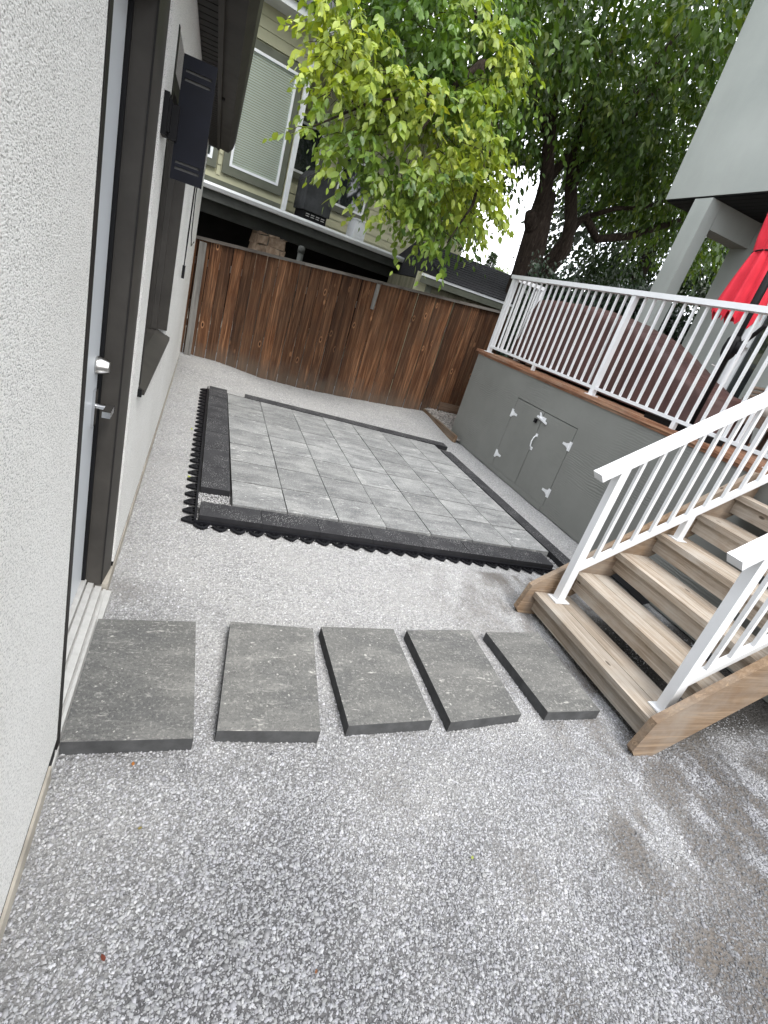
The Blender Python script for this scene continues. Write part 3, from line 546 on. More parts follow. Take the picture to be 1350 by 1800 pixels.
def stair_rail(y, lab, bals, xend, s0):
    t = thing('stair_railing', (2.43, y, .18), lab, 'railing', 'white railings on the stairs'); S = .737
    def hz(x): return 1.078+S*(x-2.30)
    def bz(x): return s0+.731*(x-2.495)
    hr = build('handrail', MB().bar((2.29, y, hz(2.29)), (xend, y, hz(xend)), .078, .048), 'white_metal', t, .007, False, 2)
    build('end_cap', MB().bar((2.272, y, hz(2.272)), (2.2899, y, hz(2.2899)), .080, .050), 'white_metal', hr, .008, False, 2)
    build('post', MB().prism([(2.402, .19), (2.458, .19), (2.458, hz(2.458)-.028), (2.402, hz(2.402)-.028)], 1, y-.027, y+.027), 'white_metal', t, .003)
    build('base_plate', MB().box((2.373, y-.052, .1815), (2.487, y+.047, .190)), 'white_metal', t, .002)
    build('bottom_rail', MB().bar((2.459, y, bz(2.459)), (xend, y, bz(xend)), .038, .032), 'white_metal', t, .002)
    build('support', MB().prism([(3.13, .757), (3.178, .757), (3.178, bz(3.178)-.021), (3.13, bz(3.13)-.021)], 1, y-.02, y+.02), 'white_metal', t, .002)
    build('base_plate', MB().box((3.108, y-.042, .7515), (3.20, y+.042, .7565)), 'white_metal', t, .002)
    for x in bals:
        mb = MB().prism([(x-.0105, bz(x-.0105)+.017), (x+.0105, bz(x+.0105)+.017), (x+.0105, hz(x+.0105)-.029), (x-.0105, hz(x-.0105)-.029)], 1, y-.0105, y+.0105); build('baluster', mb, 'white_metal', t, .0015)
bl = [2.556+.1118*k for k in range(11)]
stair_rail(2.33, 'white stair railing on the far side of the steps, beside the deck skirt', bl, 3.74, .462)
stair_rail(1.385, 'white stair railing on the near side of the steps, cut by the right edge', bl, 3.74, .395)

# ---------------------------------------------------------------- house on the right
hs = thing('stucco_house', (6, 3, 0), 'pale grey stucco house with overhanging upper storey behind the deck', 'house')
build('upper_wall', MB().box((5.20, -3, 3.742), (10, 6.40, 8.5)), 'smooth_stucco', hs, .006)
for i in range(12):
    x0 = 5.23+i*.1; build('soffit_board', MB().box((x0, -3, 3.722), (x0+.094, 6.37, 3.741)), 'black', hs, .003)
build('soffit_rim', MB().box((5.21, -3, 3.730), (5.229, 6.38, 3.7415)).box((5.23, 6.371, 3.722), (10, 6.39, 3.7415)), 'black', hs)
build('column', MB().hexa([(5.115, 5.64, 1.333), (5.29, 5.64, 1.333), (5.29, 5.905, 1.333), (5.115, 5.905, 1.333), (5.203, 5.64, 3.721), (5.37, 5.64, 3.721), (5.37, 5.905, 3.721), (5.203, 5.905, 3.721)]), 'smooth_stucco', hs, .006)
build('beam', MB().box((5.372, 5.642, 3.43), (6.058, 5.903, 3.721)), 'smooth_stucco', hs, .005)
build('wall', MB().box((6.06, 5.10, 1.333), (9.5, 5.905, 3.7215)).box((6.06, -3, 1.333), (9.5, 4.72, 3.7215)).box((6.11, 4.72, 1.333), (9.5, 5.10, 3.7215)), 'smooth_stucco', hs)
fr = build('door_frame', MB().box((6.062, 4.945, 1.335), (6.105, 5.098, 3.55)).box((6.062, 4.722, 1.335), (6.105, 4.945, 1.66)).box((6.062, 4.722, 3.40), (6.105, 4.945, 3.55)), 'white_trim', hs, .003)
build('pane', MB().box((6.085, 4.723, 1.66), (6.104, 4.945, 3.40)), 'dark_pane', fr)
build('handle', MB().box((6.035, 5.0, 2.28), (6.061, 5.03, 2.36)).bar((6.035, 5.015, 2.32), (6.035, 4.93, 2.32), .015, .02), 'steel', fr, .003)
build('handle', MB().box((6.025, 4.99, 2.60), (6.061, 5.05, 2.65)), 'steel', fr, .003)

# ---------------------------------------------------------------- things on the deck
pa = thing('parasol', (4.0, 3.6, DZ), 'closed red cantilever parasol on a black mast standing on the deck', 'parasol')
build('base', MB().box((3.83, 3.05, DZ+.006), (4.03, 3.75, DZ+.055)).box((3.87, 3.25, DZ+.056), (3.99, 3.45, DZ+.085)), 'black', pa, .006)
build('mast', MB().tube([(3.93, 3.35, DZ+.08), (3.93, 3.35, 3.42)], .030, 16), 'black', pa, 0, True)
build('crank_housing', MB().lathe((3.93, 3.35, 0), [(.031, 1.97), (.052, 2.01), (.058, 2.06), (.052, 2.13), (.031, 2.16)], 16).box((3.905, 3.25, 2.03), (3.955, 3.33, 2.12)), 'black', pa, 0, True)
build('crank', MB().tube([(3.93, 3.30, 2.07), (3.93, 3.17, 2.26), (3.97, 3.15, 2.28)], .017, 8), 'black', pa, 0, True)
build('pin', MB().tube([(3.93, 3.37, 1.90), (3.92, 3.43, 1.91)], .006, 6), 'steel', pa)
build('arm', MB().bar((3.93, 3.35, 3.40), (4.32, 3.80, 4.28), .05, .05), 'black', pa, .006)
mb = MB(); rings = []; NS = 64
prof = [(2.33, .165), (2.38, .165), (2.48, .158), (2.62, .142), (2.76, .122), (2.84, .108), (2.872, .102), (2.90, .106), (3.0, .122), (3.2, .138), (3.5, .160), (3.85, .150), (4.15, .08), (4.24, .02)]
for z, r in prof:
    ring = []
    for k in range(NS):
        t = 2*math.pi*k/NS; f = 1+.20*math.cos(8*t+1.1*z)*(1 if z != 2.872 else .3)+.07*math.cos(19*t+3*z)
        zz = z+(.035*math.cos(8*t+2.2)+.018*math.cos(16*t) if z < 2.35 else 0)
        ring.append(mb.b.verts.new((4.30+.012*(z-2.8)+r*f*math.cos(t), 3.79+r*f*math.sin(t), zz)))
    rings.append(ring)
for A, B in zip(rings, rings[1:]):
    for k in range(NS): mb.b.faces.new([A[k], A[(k+1) % NS], B[(k+1) % NS], B[k]])
mb.b.faces.new(rings[-1]); build('canopy', mb, 'red_cloth', pa, 0, True)
build('tie_strap', MB().tube([(4.30+.111*math.cos(t), 3.79+.111*math.sin(t), 2.872+.012*math.sin(t*2)) for t in [2*math.pi*k/24 for k in range(25)]]+[(4.20, 3.74, 2.84)], .007, 6), 'black', pa, 0, True)

# long furniture cover
mb = MB(); ny_, nt = 56, 26; grid = []
for j in range(ny_+1):
    v = j/ny_; y = 3.42+v*3.30
    h = float(np.interp(y, [3.40, 3.55, 3.75, 4.15, 4.55, 5.0, 5.6, 6.4, 6.6, 6.72], [.30, .31, .36, .52, .68, .76, .82, .82, .80, .62]))
    row = []
    for i in range(nt+1):
        u = i/nt; xf, xb = 4.06, 4.82
        if u < .38: a = u/.38; x, z = xf+.05*a, h*a
        elif u < .66: a = (u-.38)/.28; x, z = xf+.05+(xb-xf-.10)*a, h+.05*math.sin(a*math.pi)
        else: a = (u-.66)/.34; x, z = xb-.05+.05*a, h*(1-a)
        fold = (.034*abs(math.sin(y*5.5+2*math.sin(y*2.3)))**.6-.02)*(1.1-abs(u-.5)) + .014*math.sin(y*23+u*7+2*math.sin(u*5))
        row.append(mb.b.verts.new((x+fold*(1 if u < .5 else -1), y+.02*math.sin(u*14+y*3), DZ+.035+max(z, .0)+.012*math.sin(x*20+y*9)*(u > .1)*(u < .9))))
    grid.append(row)
for A, B in zip(grid, grid[1:]):
    for i in range(nt): mb.b.faces.new([A[i], A[i+1], B[i+1], B[i]])
mb.b.faces.new(grid[0][::-1]); mb.b.faces.new(grid[-1])
cs = thing('covered_sofa', (4.3, 5.1, DZ), 'long outdoor sofa under a dark brown fabric cover behind the white pickets', 'covered furniture')
build('cover', mb, 'brown_cover', cs, 0, True)
build('leg', MB().box((4.09, 3.6, DZ+.002), (4.15, 3.66, DZ+.05)).box((4.09, 6.4, DZ+.002), (4.15, 6.46, DZ+.05)).box((4.65, 6.4, DZ+.002), (4.71, 6.46, DZ+.05)).box((4.65, 3.6, DZ+.002), (4.71, 3.66, DZ+.05)), 'black', cs)

wc = thing('wicker_chair', (4.75, 3.2, DZ), 'brown woven wicker armchair with pale cushion on the deck above the stairs', 'chair')
build('seat', MB().box((4.50, 2.92, DZ+.22), (5.05, 3.46, DZ+.32)), 'wicker', wc, .02, False, 2)
build('cushion', MB().box((4.53, 2.96, DZ+.322), (5.0, 3.42, DZ+.41)), 'beige_cushion', wc, .03, True, 3)
mb = MB()
for k in range(9): mb.tube([(4.48+.003*k, 3.47-.004*k, DZ+.24+.035*k), (4.76, 3.52, DZ+.25+.036*k), (5.06, 3.47, DZ+.25+.036*k)], .017, 6)
build('arm', mb, 'wicker', wc, 0, True)
mb = MB()
for k in range(9): mb.tube([(4.48, 2.90, DZ+.24+.035*k), (4.76, 2.87, DZ+.25+.036*k), (5.06, 2.90, DZ+.25+.036*k)], .017, 6)
build('arm', mb, 'wicker', wc, 0, True)
mb = MB()
for k in range(14): mb.tube([(5.06+.008*k, 2.90, DZ+.24+.036*k), (5.10+.008*k, 3.18, DZ+.25+.037*k), (5.06+.008*k, 3.46, DZ+.24+.036*k)], .018, 6)
build('backrest', mb, 'wicker', wc, 0, True)
for x, y in ((4.51, 2.94), (4.51, 3.44), (5.03, 2.94), (5.03, 3.44)): build('leg', MB().box((x-.02, y-.02, DZ+.003), (x+.02, y+.02, DZ+.23)), 'wicker', wc, .003)

# ---------------------------------------------------------------- leaves
LV = np.array([(0, 0, 0), (.28, -.30, .02), (.30, 0, -.035), (.28, .30, .02), (.62, -.27, .0), (.64, 0, -.05), (.62, .27, .0), (1, 0, -.12)], float)
LF = np.array([(0, 1, 2), (0, 2, 3), (1, 4, 2), (4, 5, 2), (2, 5, 6), (2, 6, 3), (4, 7, 5), (5, 7, 6)])
def leaf_mats(d, roll):
    """orientation frames: x axis along d, leaf faces mostly upward"""
    d = d/np.linalg.norm(d, axis=1, keepdims=True); up = np.tile([0, 0, 1.0], (len(d), 1)) + roll
    y = np.cross(up, d); y /= np.linalg.norm(y, axis=1, keepdims=True)+1e-9; z = np.cross(d, y); return np.stack([d, y, z], 2)
def leaves_mesh(name, pos, dirs, size, cols, mat, parent=None, width=1.0, roll=.5):
    n = len(pos); Rm = leaf_mats(dirs, RNG.normal(0, roll, (n, 3))); L = LV*np.array([1, width, 1])
    v = np.einsum('nij,kj->nki', Rm, L)*size[:, None, None]+pos[:, None]
    F = (np.arange(n)[:, None, None]*8+LF[None]).reshape(-1, 3); return np_mesh(name, v.reshape(-1, 3), F, mat, np.repeat(cols, 8, 0), parent)
def sprays(centers, outdir, nl, length, lsize, droop=.55):
    """twigs with alternate drooping leaves; returns pos, dir, size, spray index, and twig polylines"""
    n = len(centers); P, D, S, I = [], [], [], []
    d0 = outdir+RNG.normal(0, .5, (n, 3)); d0 /= np.linalg.norm(d0, axis=1, keepdims=True); lens = length*RNG.uniform(.6, 1.35, n)
    side = np.cross(d0, [0, 0, 1.0]); side /= np.linalg.norm(side, axis=1, keepdims=True)+1e-6
    for k in range(nl):
        t = (k+.6)/nl; p = centers+d0*(lens*t)[:, None]; p[:, 2] -= droop*lens*t*t
        sg = 1 if k % 2 else -1; last = k == nl-1
        dd = d0*RNG.uniform(.25, .8, (n, 1))+side*(0 if last else sg)*RNG.uniform(.5, 1.0, (n, 1)); dd[:, 2] -= RNG.uniform(.35, 1.25, n); dd += RNG.normal(0, .22, (n, 3))
        P.append(p+RNG.normal(0, .012, (n, 3))); D.append(dd); S.append(lsize*RNG.uniform(.5, 1.25, n)*(1.0 if k < nl-2 else .8)); I.append(np.arange(n))
    return np.concatenate(P), np.concatenate(D), np.concatenate(S), np.concatenate(I)
def in_blobs(blobs, n, shell=.0):
    out, od = [], []; wts = np.array([b[3]*b[4]*b[5] for b in blobs])**(.8); wts /= wts.sum()
    for (cx, cy, cz, rx, ry, rz), wt in zip(blobs, wts):
        k = int(n*wt); u = RNG.normal(0, 1, (k, 3)); u /= np.linalg.norm(u, axis=1, keepdims=True); r = RNG.random(k)**(1/(3+shell*5))
        out.append(np.array([cx, cy, cz])+u*r[:, None]*np.array([rx, ry, rz])); o = u.copy(); o[:, 2] = o[:, 2]*.5-.1; od.append(o)
    return np.concatenate(out), np.concatenate(od)
def lump(P, f=1.1): 
    return np.sin(P[:, 0]*2.3*f+1.7*np.sin(P[:, 1]*1.3*f))*np.sin(P[:, 1]*1.9*f+P[:, 2]*.7)*.5+np.sin(P[:, 2]*2.9*f+P[:, 0]*1.1*f+1.3*np.sin(P[:, 1]*2.1))*.5

TY = 10.5
tree = thing('shade_tree', (5.95, TY, 0), 'large leafy tree with forked dark trunk and yellow green bough hanging over the fence', 'tree')
build('trunk', MB().tube([(6.02, TY, -.2), (5.98, TY, 1.2), (6.0, TY, 2.3), (5.98, TY, 2.9), (5.93, TY, 3.4), (5.86, TY, 3.85), (5.84, TY+.05, 4.3)], [.42, .33, .29, .27, .26, .23, .19], 18), 'bark', tree, 0, True)
limbs = [([(5.86, TY, 3.8), (5.72, TY, 4.45), (5.42, TY-.05, 5.1), (5.2, TY-.1, 5.7), (4.95, TY-.1, 6.4), (4.6, TY-.3, 7.5)], [.19, .135, .11, .10, .08, .05]),
         ([(5.90, TY, 3.5), (5.62, TY-.1, 3.75), (5.52, TY-.15, 3.86)], [.16, .13, .09]),
         ([(6.12, TY, 2.5), (6.42, TY-.1, 3.0), (6.60, TY-.12, 3.5), (6.50, TY-.1, 4.0), (6.27, TY, 4.55), (6.36, TY, 5.1), (6.58, TY, 5.55), (7.3, TY-.1, 6.5), (8.2, TY-.2, 7.6)], [.13, .13, .13, .125, .12, .115, .105, .08, .04]),
         ([(6.05, TY, 2.7), (6.45, TY-.05, 3.35), (6.70, TY, 4.05), (6.86, TY, 4.20), (7.1, TY, 4.05), (7.32, TY, 3.93), (8.05, TY, 4.22), (9.1, TY, 4.85), (10.6, TY, 5.6)], [.12, .11, .095, .09, .085, .08, .075, .06, .03]),
         ([(6.27, TY, 4.55), (6.0, TY, 5.1), (5.9, TY-.1, 5.9), (6.1, TY-.1, 7.0)], [.1, .085, .07, .04]),
         ([(5.72, TY, 4.45), (6.05, TY, 5.2), (6.7, TY-.2, 6.2), (7.0, TY-.4, 7.3)], [.09, .08, .06, .03]),
         ([(5.42, TY-.05, 5.1), (4.4, 9.6, 5.25), (3.5, 8.6, 5.05), (2.7, 7.6, 4.5), (2.2, 7.0, 3.9), (1.9, 6.7, 3.3)], [.09, .075, .06, .045, .03, .012]),
         ([(3.5, 8.6, 5.05), (2.3, 7.9, 5.1), (1.4, 7.2, 4.7), (.7, 6.9, 4.2)], [.05, .04, .03, .012]), ([(2.7, 7.6, 4.5), (2.9, 7.0, 3.7), (2.8, 6.7, 2.9), (2.55, 6.5, 2.4)], [.035, .025, .018, .008]),
         ([(2.2, 7.0, 3.9), (1.3, 6.7, 3.4), (.75, 6.5, 2.95)], [.022, .016, .008]),
         ([(6.86, TY, 4.2), (7.3, TY-.2, 4.5), (7.9, TY-.3, 4.7), (8.8, TY-.3, 5.4)], [.05, .045, .035, .02]), ([(5.2, TY-.1, 5.7), (4.2, TY-.3, 6.0), (3.2, TY-.4, 6.1)], [.06, .05, .02])]
for p, r in limbs: build('limb', MB().tube(p, r, 10), 'bark', tree, 0, True)
mb = MB()
for k in range(26):   # bare twigs against the sky
    a = Vector((5.5+random.uniform(-.2, 1.2), TY+random.uniform(-.2, .2), random.uniform(2.9, 4.3))); d = Vector((random.choice((-1, 1))*random.uniform(.4, 1), random.uniform(-.3, .3), random.uniform(-.3, .35)))
    mb.tube([a, a+d*.4, a+d*.8+Vector((0, 0, -.08)), a+d*1.1+Vector((0, 0, -.25))], [.008, .006, .004, .002], 5)
build('twigs', mb, 'bark', tree)['kind'] = 'stuff'
def tints(P, I, n, young, seed):
    rg = np.random.default_rng(seed); base = rg.uniform(0, 1, n)[I]*.6+rg.uniform(0, 1, len(I))*.4
    dark = np.array([.020, .052, .010]); mid = np.array([.098, .168, .030]); yel = np.array([.34, .38, .058])
    c = dark+(mid-dark)*base[:, None]; y = np.clip(young, 0, 1)[:, None]; c = c*(1-y)+yel*y*(.75+.35*rg.random((len(I), 1))); return c
crown = [(4.9, 10.4, 7.6, 4.6, 2.6, 2.7), (7.6, 10.6, 6.6, 2.8, 2.2, 2.0), (3.0, 9.4, 6.3, 2.4, 1.8, 1.5), (7.3, 10.9, 5.6, 1.3, 1.0, .6), (4.2, 9.8, 5.1, 1.0, .9, .8), (5.0, 10.2, 5.9, 1.5, 1.3, 1.2), (9.6, 10.8, 5.6, 2.0, 1.6, 1.4), (8.6, 9.6, 7.5, 2.2, 1.6, 1.9), (2.1, 8.3, 5.4, 1.3, 1.0, .9), (4.3, 11.0, 3.9, .75, .8, .75), (4.2, 9.8, 3.35, .5, .6, .5), (5.2, 7.2, 6.1, .7, .5, .5), (4.8, 6.2, 5.62, .28, .3, .28)]
C0, O0 = in_blobs(crown, 11400, .45); keep = (lump(C0) > -.22); C0, O0 = C0[keep], O0[keep]
P_, D_, S_, I_ = sprays(C0, O0, 7, .50, .155)
Y_ = np.random.default_rng(5).random(len(C0))[I_]**9*.35
leaves_mesh('crown', P_, D_, S_, tints(P_, I_, len(C0), Y_, 11), 'leaf', tree, .72)['kind'] = 'stuff'
bough = [(1.25, 6.9, 3.5, .50, .5, .50), (2.05, 6.8, 3.4, .75, .55, .6), (2.4, 6.7, 2.9, .48, .45, .32), (1.45, 6.6, 3.05, .30, .35, .26), (1.45, 7.2, 4.25, .80, .55, .5), (2.3, 7.5, 4.4, .95, .65, .7), (2.85, 6.9, 3.2, .30, .35, .33), (2.42, 6.5, 2.50, .17, .2, .20), (1.85, 6.6, 2.85, .36, .4, .2), (.85, 6.7, 3.2, .18, .2, .18), (.75, 7.0, 3.85, .25, .25, .2), (.62, 6.9, 4.15, .2, .25, .15), (2.35, 6.5, 2.34, .1, .12, .1), (1.28, 6.7, 2.72, .22, .2, .16), (1.7, 6.6, 2.52, .2, .2, .13), (2.05, 6.6, 2.55, .25, .2, .15), (3.15, 7.3, 3.05, .22, .3, .25), (.80, 6.7, 2.95, .10, .1, .1)]
C1, O1 = in_blobs(bough, 1500, 1.0); keep = lump(C1, 2.1) > -.45; C1, O1 = C1[keep], O1[keep]; O1[:, 1] -= .25
P_, D_, S_, I_ = sprays(C1, O1, 8, .33, .118, .42)
yl = np.clip(.75*lump(C1, 1.6)+.50-.45*np.clip(C1[:, 2]-3.7, 0, 1)-.6*np.clip(C1[:, 1]-6.95, 0, 1), 0, 1)[I_]*np.random.default_rng(9).uniform(.35, 1, len(I_))
T_ = tints(P_, I_, len(C1), yl, 12)*1.3+np.array([.012, .022, .002])
order = np.argsort(P_[:, 1]-.25*yl); sel = order[:280]; rest = order[280:]
leaves_mesh('bough_foliage', P_[rest], D_[rest], S_[rest], T_[rest], 'leaf', tree, .88)['kind'] = 'stuff'
# the nearest leaves one by one, a few shared meshes in different greens
kinds = []
for k, c in enumerate([(.05, .10, .02), (.12, .19, .03), (.21, .26, .038), (.30, .33, .05)]):
    me = bpy.data.meshes.new('leaf'); me.from_pydata([tuple(v) for v in LV*np.array([1, .88, 1])], [], [tuple(f) for f in LF]); a = me.color_attributes.new('tint', 'FLOAT_COLOR', 'POINT')
    a.data.foreach_set('color', np.tile((*c, 1), 8).astype(np.float32)); me.materials.append(M['leaf']); kinds.append(me)
Rm = leaf_mats(D_[sel], RNG.normal(0, .5, (len(sel), 3)))
for q, i in enumerate(sel):
    o = bpy.data.objects.new('leaf', kinds[min(3, int(yl[i]*4))]); COL.objects.link(o); o.parent = tree; o.matrix_parent_inverse = Matrix.Translation(-tree.location)
    mm = Matrix([list(r) for r in Rm[q]*S_[i]]).to_4x4(); mm.translation = P_[i]; o.matrix_basis = mm
mb = MB()
for k in range(0, len(C1), 6):
    d = O1[k]/np.linalg.norm(O1[k]); a = Vector(C1[k]); mb.tube([a-Vector(d)*.2+Vector((0, .1, .05)), a+Vector(d)*.15, a+Vector(d)*.33+Vector((0, 0, -.1))], [.005, .004, .002], 4)
build('bough_twigs', mb, 'bark', tree)['kind'] = 'stuff'

def backtree(name, lab, x, y, blobs, n, lsize, trunk, tint, width=.75):
    t = thing(name, (x, y, 0), lab, 'tree'); build('trunk', MB().tube(*trunk, 10), 'bark', t, 0, True)
    C, O = in_blobs(blobs, n, .6); k = lump(C, .9) > -.40; C, O = C[k], O[k]; P, D, S, I = sprays(C, O, 6, .55, lsize)
    rg = np.random.default_rng(3); c = np.array(tint)*(.6+.8*(rg.random(len(C))[I]*.6+rg.random(len(I))*.4))[:, None]
    leaves_mesh('crown', P, D, S, c, 'leaf', t, width)['kind'] = 'stuff'; return t
backtree('shade_tree', 'dark leafy tree filling the gap between the forked trunk and the grey house', 12.5, 15, [(12.5, 15, 6.4, 3.4, 2, 2.6), (10.6, 14.5, 4.6, 2.2, 1.5, 1.6), (14.0, 15, 4.6, 2.2, 1.5, 2.2), (11.6, 14.6, 3.2, 1.8, 1.4, 1.1), (9.2, 14.5, 7.5, 2.0, 1.5, 1.6), (10.4, 13.8, 3.1, 1.5, 1.2, .8), (14.5, 13.5, 3.6, 1.8, 1.2, 1.6)], 5600, .20, ([(12.3, 15, -.2), (12.4, 15, 3), (12.5, 15, 6), (12.8, 15, 8)], [.3, .24, .15, .05]), (.016, .034, .010))
backtree('young_tree', 'small pale green tree far beyond the shed roof', 15.2, 30, [(15.4, 30, 4.2, 1.0, .8, .75), (14.7, 30, 3.7, .8, .7, .6), (16.4, 30, 3.9, .9, .7, .6)], 420, .24, ([(15.3, 30, -.2), (15.3, 30, 3.2)], [.12, .06]), (.12, .17, .05))
# conifer
cf = thing('conifer', (14.8, 28.5, 0), 'narrow dark conifer standing against the sky beyond the shed roof', 'tree')
build('trunk', MB().tube([(14.0, 28.5, -.2), (14.0, 28.5, 5.3)], [.14, .02], 8), 'bark', cf)
nC = 2600; hgt = RNG.random(nC)**.8*5.3; rad = (5.4-hgt)*.19*RNG.uniform(.3, 1.05, nC); an = RNG.uniform(0, 6.28, nC); dv = np.stack([np.cos(an), np.sin(an), RNG.uniform(-.5, .3, nC)], 1)
leaves_mesh('crown', np.stack([14.0+rad*np.cos(an), 28.5+rad*np.sin(an), hgt], 1), dv, RNG.uniform(.18, .34, nC), np.array([.035, .055, .03])*RNG.uniform(.6, 1.5, (nC, 1)), 'leaf', cf, .3)['kind'] = 'stuff'
# ivy hedge behind the deck
iv = thing('ivy_hedge', (6.5, 7.6, 0), 'dark glossy ivy hedge behind the covered furniture on the deck', 'hedge')
nI = 19000; X = RNG.uniform(4.42, 9.6, nI); Z = RNG.uniform(.9, 3.15, nI)+.0; top = 2.80+.10*np.sin(X*3.1)+.07*np.sin(X*7.7)-.22*np.clip(5.0-X, 0, 1)+.12*np.clip(X-5.6, 0, 1); Yd = 7.62+RNG.normal(0, .09, nI)+.07*np.sin(X*6)*np.sin(Z*5)
k = Z < top+RNG.normal(0, .05, nI); X, Z, Yd = X[k], Z[k], Yd[k]; nI = len(X)
dv = np.stack([RNG.normal(0, .6, nI), RNG.uniform(-.9, -.1, nI), RNG.uniform(-1.2, -.2, nI)], 1); tint = np.array([.010, .024, .009])*RNG.uniform(.45, 1.9, (nI, 1))
leaves_mesh('foliage', np.stack([X, Yd, Z], 1), dv, RNG.uniform(.045, .085, nI), tint, 'ivy', iv, .95, .8)['kind'] = 'stuff'
mb = MB()
for q in range(14): xx = 4.6+q*.37; mb.tube([(xx, 7.72, -.1), (xx+.08*math.sin(q), 7.72, 1.3), (xx, 7.7, 2.5)], [.02, .015, .008], 5)
build('stem', mb, 'bark', iv)
tg = build('shade_backing', MB().box((4.45, 7.78, .0), (5.6, 7.80, 2.55)).box((5.6, 7.78, .0), (9.6, 7.80, 2.74)), 'void', iv)  # added dark sheet that paints the shade inside the hedge

# ---------------------------------------------------------------- neighbouring house behind the fence
AZ = R(18); HB = Matrix.Translation((0, 11.5, 0)) @ Matrix.Rotation(AZ, 4, 'Z')
nh = thing('neighbour_house', (0, 11.5, 0), 'olive sided two storey house with stone pillared porch behind the fence', 'house')
def nb(name, mb, mat, parent=None, bevel=0.0, smooth=False, seg=1):
    mb.b.transform(HB); return build(name, mb, mat, parent or nh, bevel, smooth, seg)
nb('gutter', MB().prism([(-.115, 2.50), (-.125, 2.46), (-.085, 2.40), (-.002, 2.395), (-.002, 2.51), (-.02, 2.51), (-.02, 2.42), (-.09, 2.43), (-.10, 2.50)], 0, -3.5, 8.2), 'white_trim', None, .004)
nb('fascia', MB().box((-3.5, .001, 2.235), (8.2, .04, 2.50)), 'grey_beam')
nb('porch_roof', MB().box((-3.5, .041, 2.38), (8.2, 4.4, 2.485)), 'shingle'); nb('porch_ceiling', MB().box((-3.5, .041, 2.33), (8.2, 4.4, 2.379)), 'grey_beam')
nb('beam', MB().box((-3.5, .42, 2.02), (8.2, .60, 2.329)), 'grey_beam', None, .006)
nb('porch_wall', MB().box((-3.5, 4.2, -.2), (8.2, 4.4, 2.33)).box((-3.6, .3, -.2), (-3.5, 4.4, 2.33)).box((8.2, .3, -.2), (8.3, 4.4, 2.33)), 'void')  # near-black walls hold the porch's deep shade in their colour
nb('porch_floor', MB().box((-3.5, .2, -.2), (8.2, 4.2, .0)), 'concrete')
# stone pillar: rough stones laid round a core
pil = nb('stone_pillar', MB().box((.93, .275, -.2), (1.47, .72, 2.02)), 'grey_beam'); zc = .9
while zc < 2.0:
    hh = random.uniform(.15, .26); xc = .90
    while xc < 1.47:
        ww = min(random.uniform(.18, .38), 1.50-xc)
        if 1.50-(xc+ww) < .07: ww = 1.50-xc
        mb = MB().box((xc+.005, .222+random.uniform(0, .03), zc+.004), (xc+ww-.005, .30, min(zc+hh-.004, 2.018)))
        for v in mb.b.verts: v.co += Vector((random.uniform(-.022, .022), random.uniform(-.022, .012), random.uniform(-.024, .020)))
        nb('stone', mb, 'stone', pil, .014, False, 2); xc += ww
    for sd in (.905, 1.465):
        mb = MB().box((sd, .305, zc+.004), (sd+.03, .70, min(zc+hh-.004, 2.018)))
        for v in mb.b.verts: v.co += Vector((random.uniform(-.022, .022), random.uniform(-.022, .012), random.uniform(-.024, .020)))
        nb('stone', mb, 'stone', pil, .012)
    zc += hh
# upper walls of lap siding round the windows
def siding(s0, s1, t, z0, z1, holes=()):
    nb('wall', MB().box((s0, t+.02, z0), (s1, t+.2, z1)), 'siding'); z = z0
    while z < z1-.02:
        zt = min(z+.178, z1); segs = [(s0, s1)]
        for a, b, c, d in holes:
            if zt > c+.01 and z < d-.01:
                ns = []
                for p, q in segs:
                    if a > p+.01: ns.append((p, min(a, q)))
                    if b < q-.01: ns.append((max(b, p), q))
                    if a <= p and b >= q: pass
                segs = [(p, q) for p, q in ns if q-p > .02]
        for p, q in segs:
            nb('siding_board', MB().prism([(t-.022, z), (t+.018, z), (t+.018, zt+.012), (t-.004, zt+.012)], 0, p, q), 'siding')
        z += .178
A = .80
siding(-2.6, 1.44, A, 2.56, 5.58, [(.13, 1.43, 2.78, 5.02), (-1.5, .06, 2.78, 5.02)])
def window(s0, s1, z0, z1, t, trim=.12, blind=True, cs=True):
    if cs: cas = nb('window', MB().box((s0-trim, t-.035, z1), (s1+trim, t-.0, z1+trim*1.1)).box((s0-trim, t-.035, z0-trim*1.25), (s1+trim, t, z0)).box((s0-trim, t-.033, z0), (s0, t, z1)).box((s1, t-.033, z0), (s1+trim, t, z1)), 'green_trim', None, .003)
    f = .045; nb('frame', MB().box((s0, t-.045, z0), (s0+f, t+.01, z1)).box((s1-f, t-.045, z0), (s1, t+.01, z1)).box((s0+f, t-.044, z0), (s1-f, t+.01, z0+f)).box((s0+f, t-.044, z1-f), (s1-f, t+.01, z1)), 'white_trim', cas, .003)
    if blind:
        k = 0; z = z0+f+.01
        while z < z1-f-.02:
            nb('blind_slat', MB().hexa([(s0+f, t-.012, z), (s1-f, t-.012, z), (s1-f, t-.004, z+.026), (s0+f, t-.004, z+.026), (s0+f, t-.014, z+.002), (s1-f, t-.014, z+.002), (s1-f, t-.006, z+.028), (s0+f, t-.006, z+.028)]), 'blind', cas); z += .040
        nb('pane', MB().box((s0+f, t-.030, z0+f), (s1-f, t-.026, z1-f)), 'clear_pane', cas)
    else: nb('pane', MB().box((s0+f, t-.020, z0+f), (s1-f, t-.012, z1-f)), 'dark_pane', cas)
    return cas
window(.27, 1.29, 2.95, 4.88, A-.025); window(-1.3, -.07, 2.95, 4.88, A-.025, .10, False)
nb('trim_band', MB().box((-2.6, A-.035, 2.56), (1.44, A-.021, 2.66)), 'green_trim'); nb('corner_board', MB().box((1.442, A-.04, 2.50), (1.52, A+1.1, 5.58)), 'siding', None, .003)
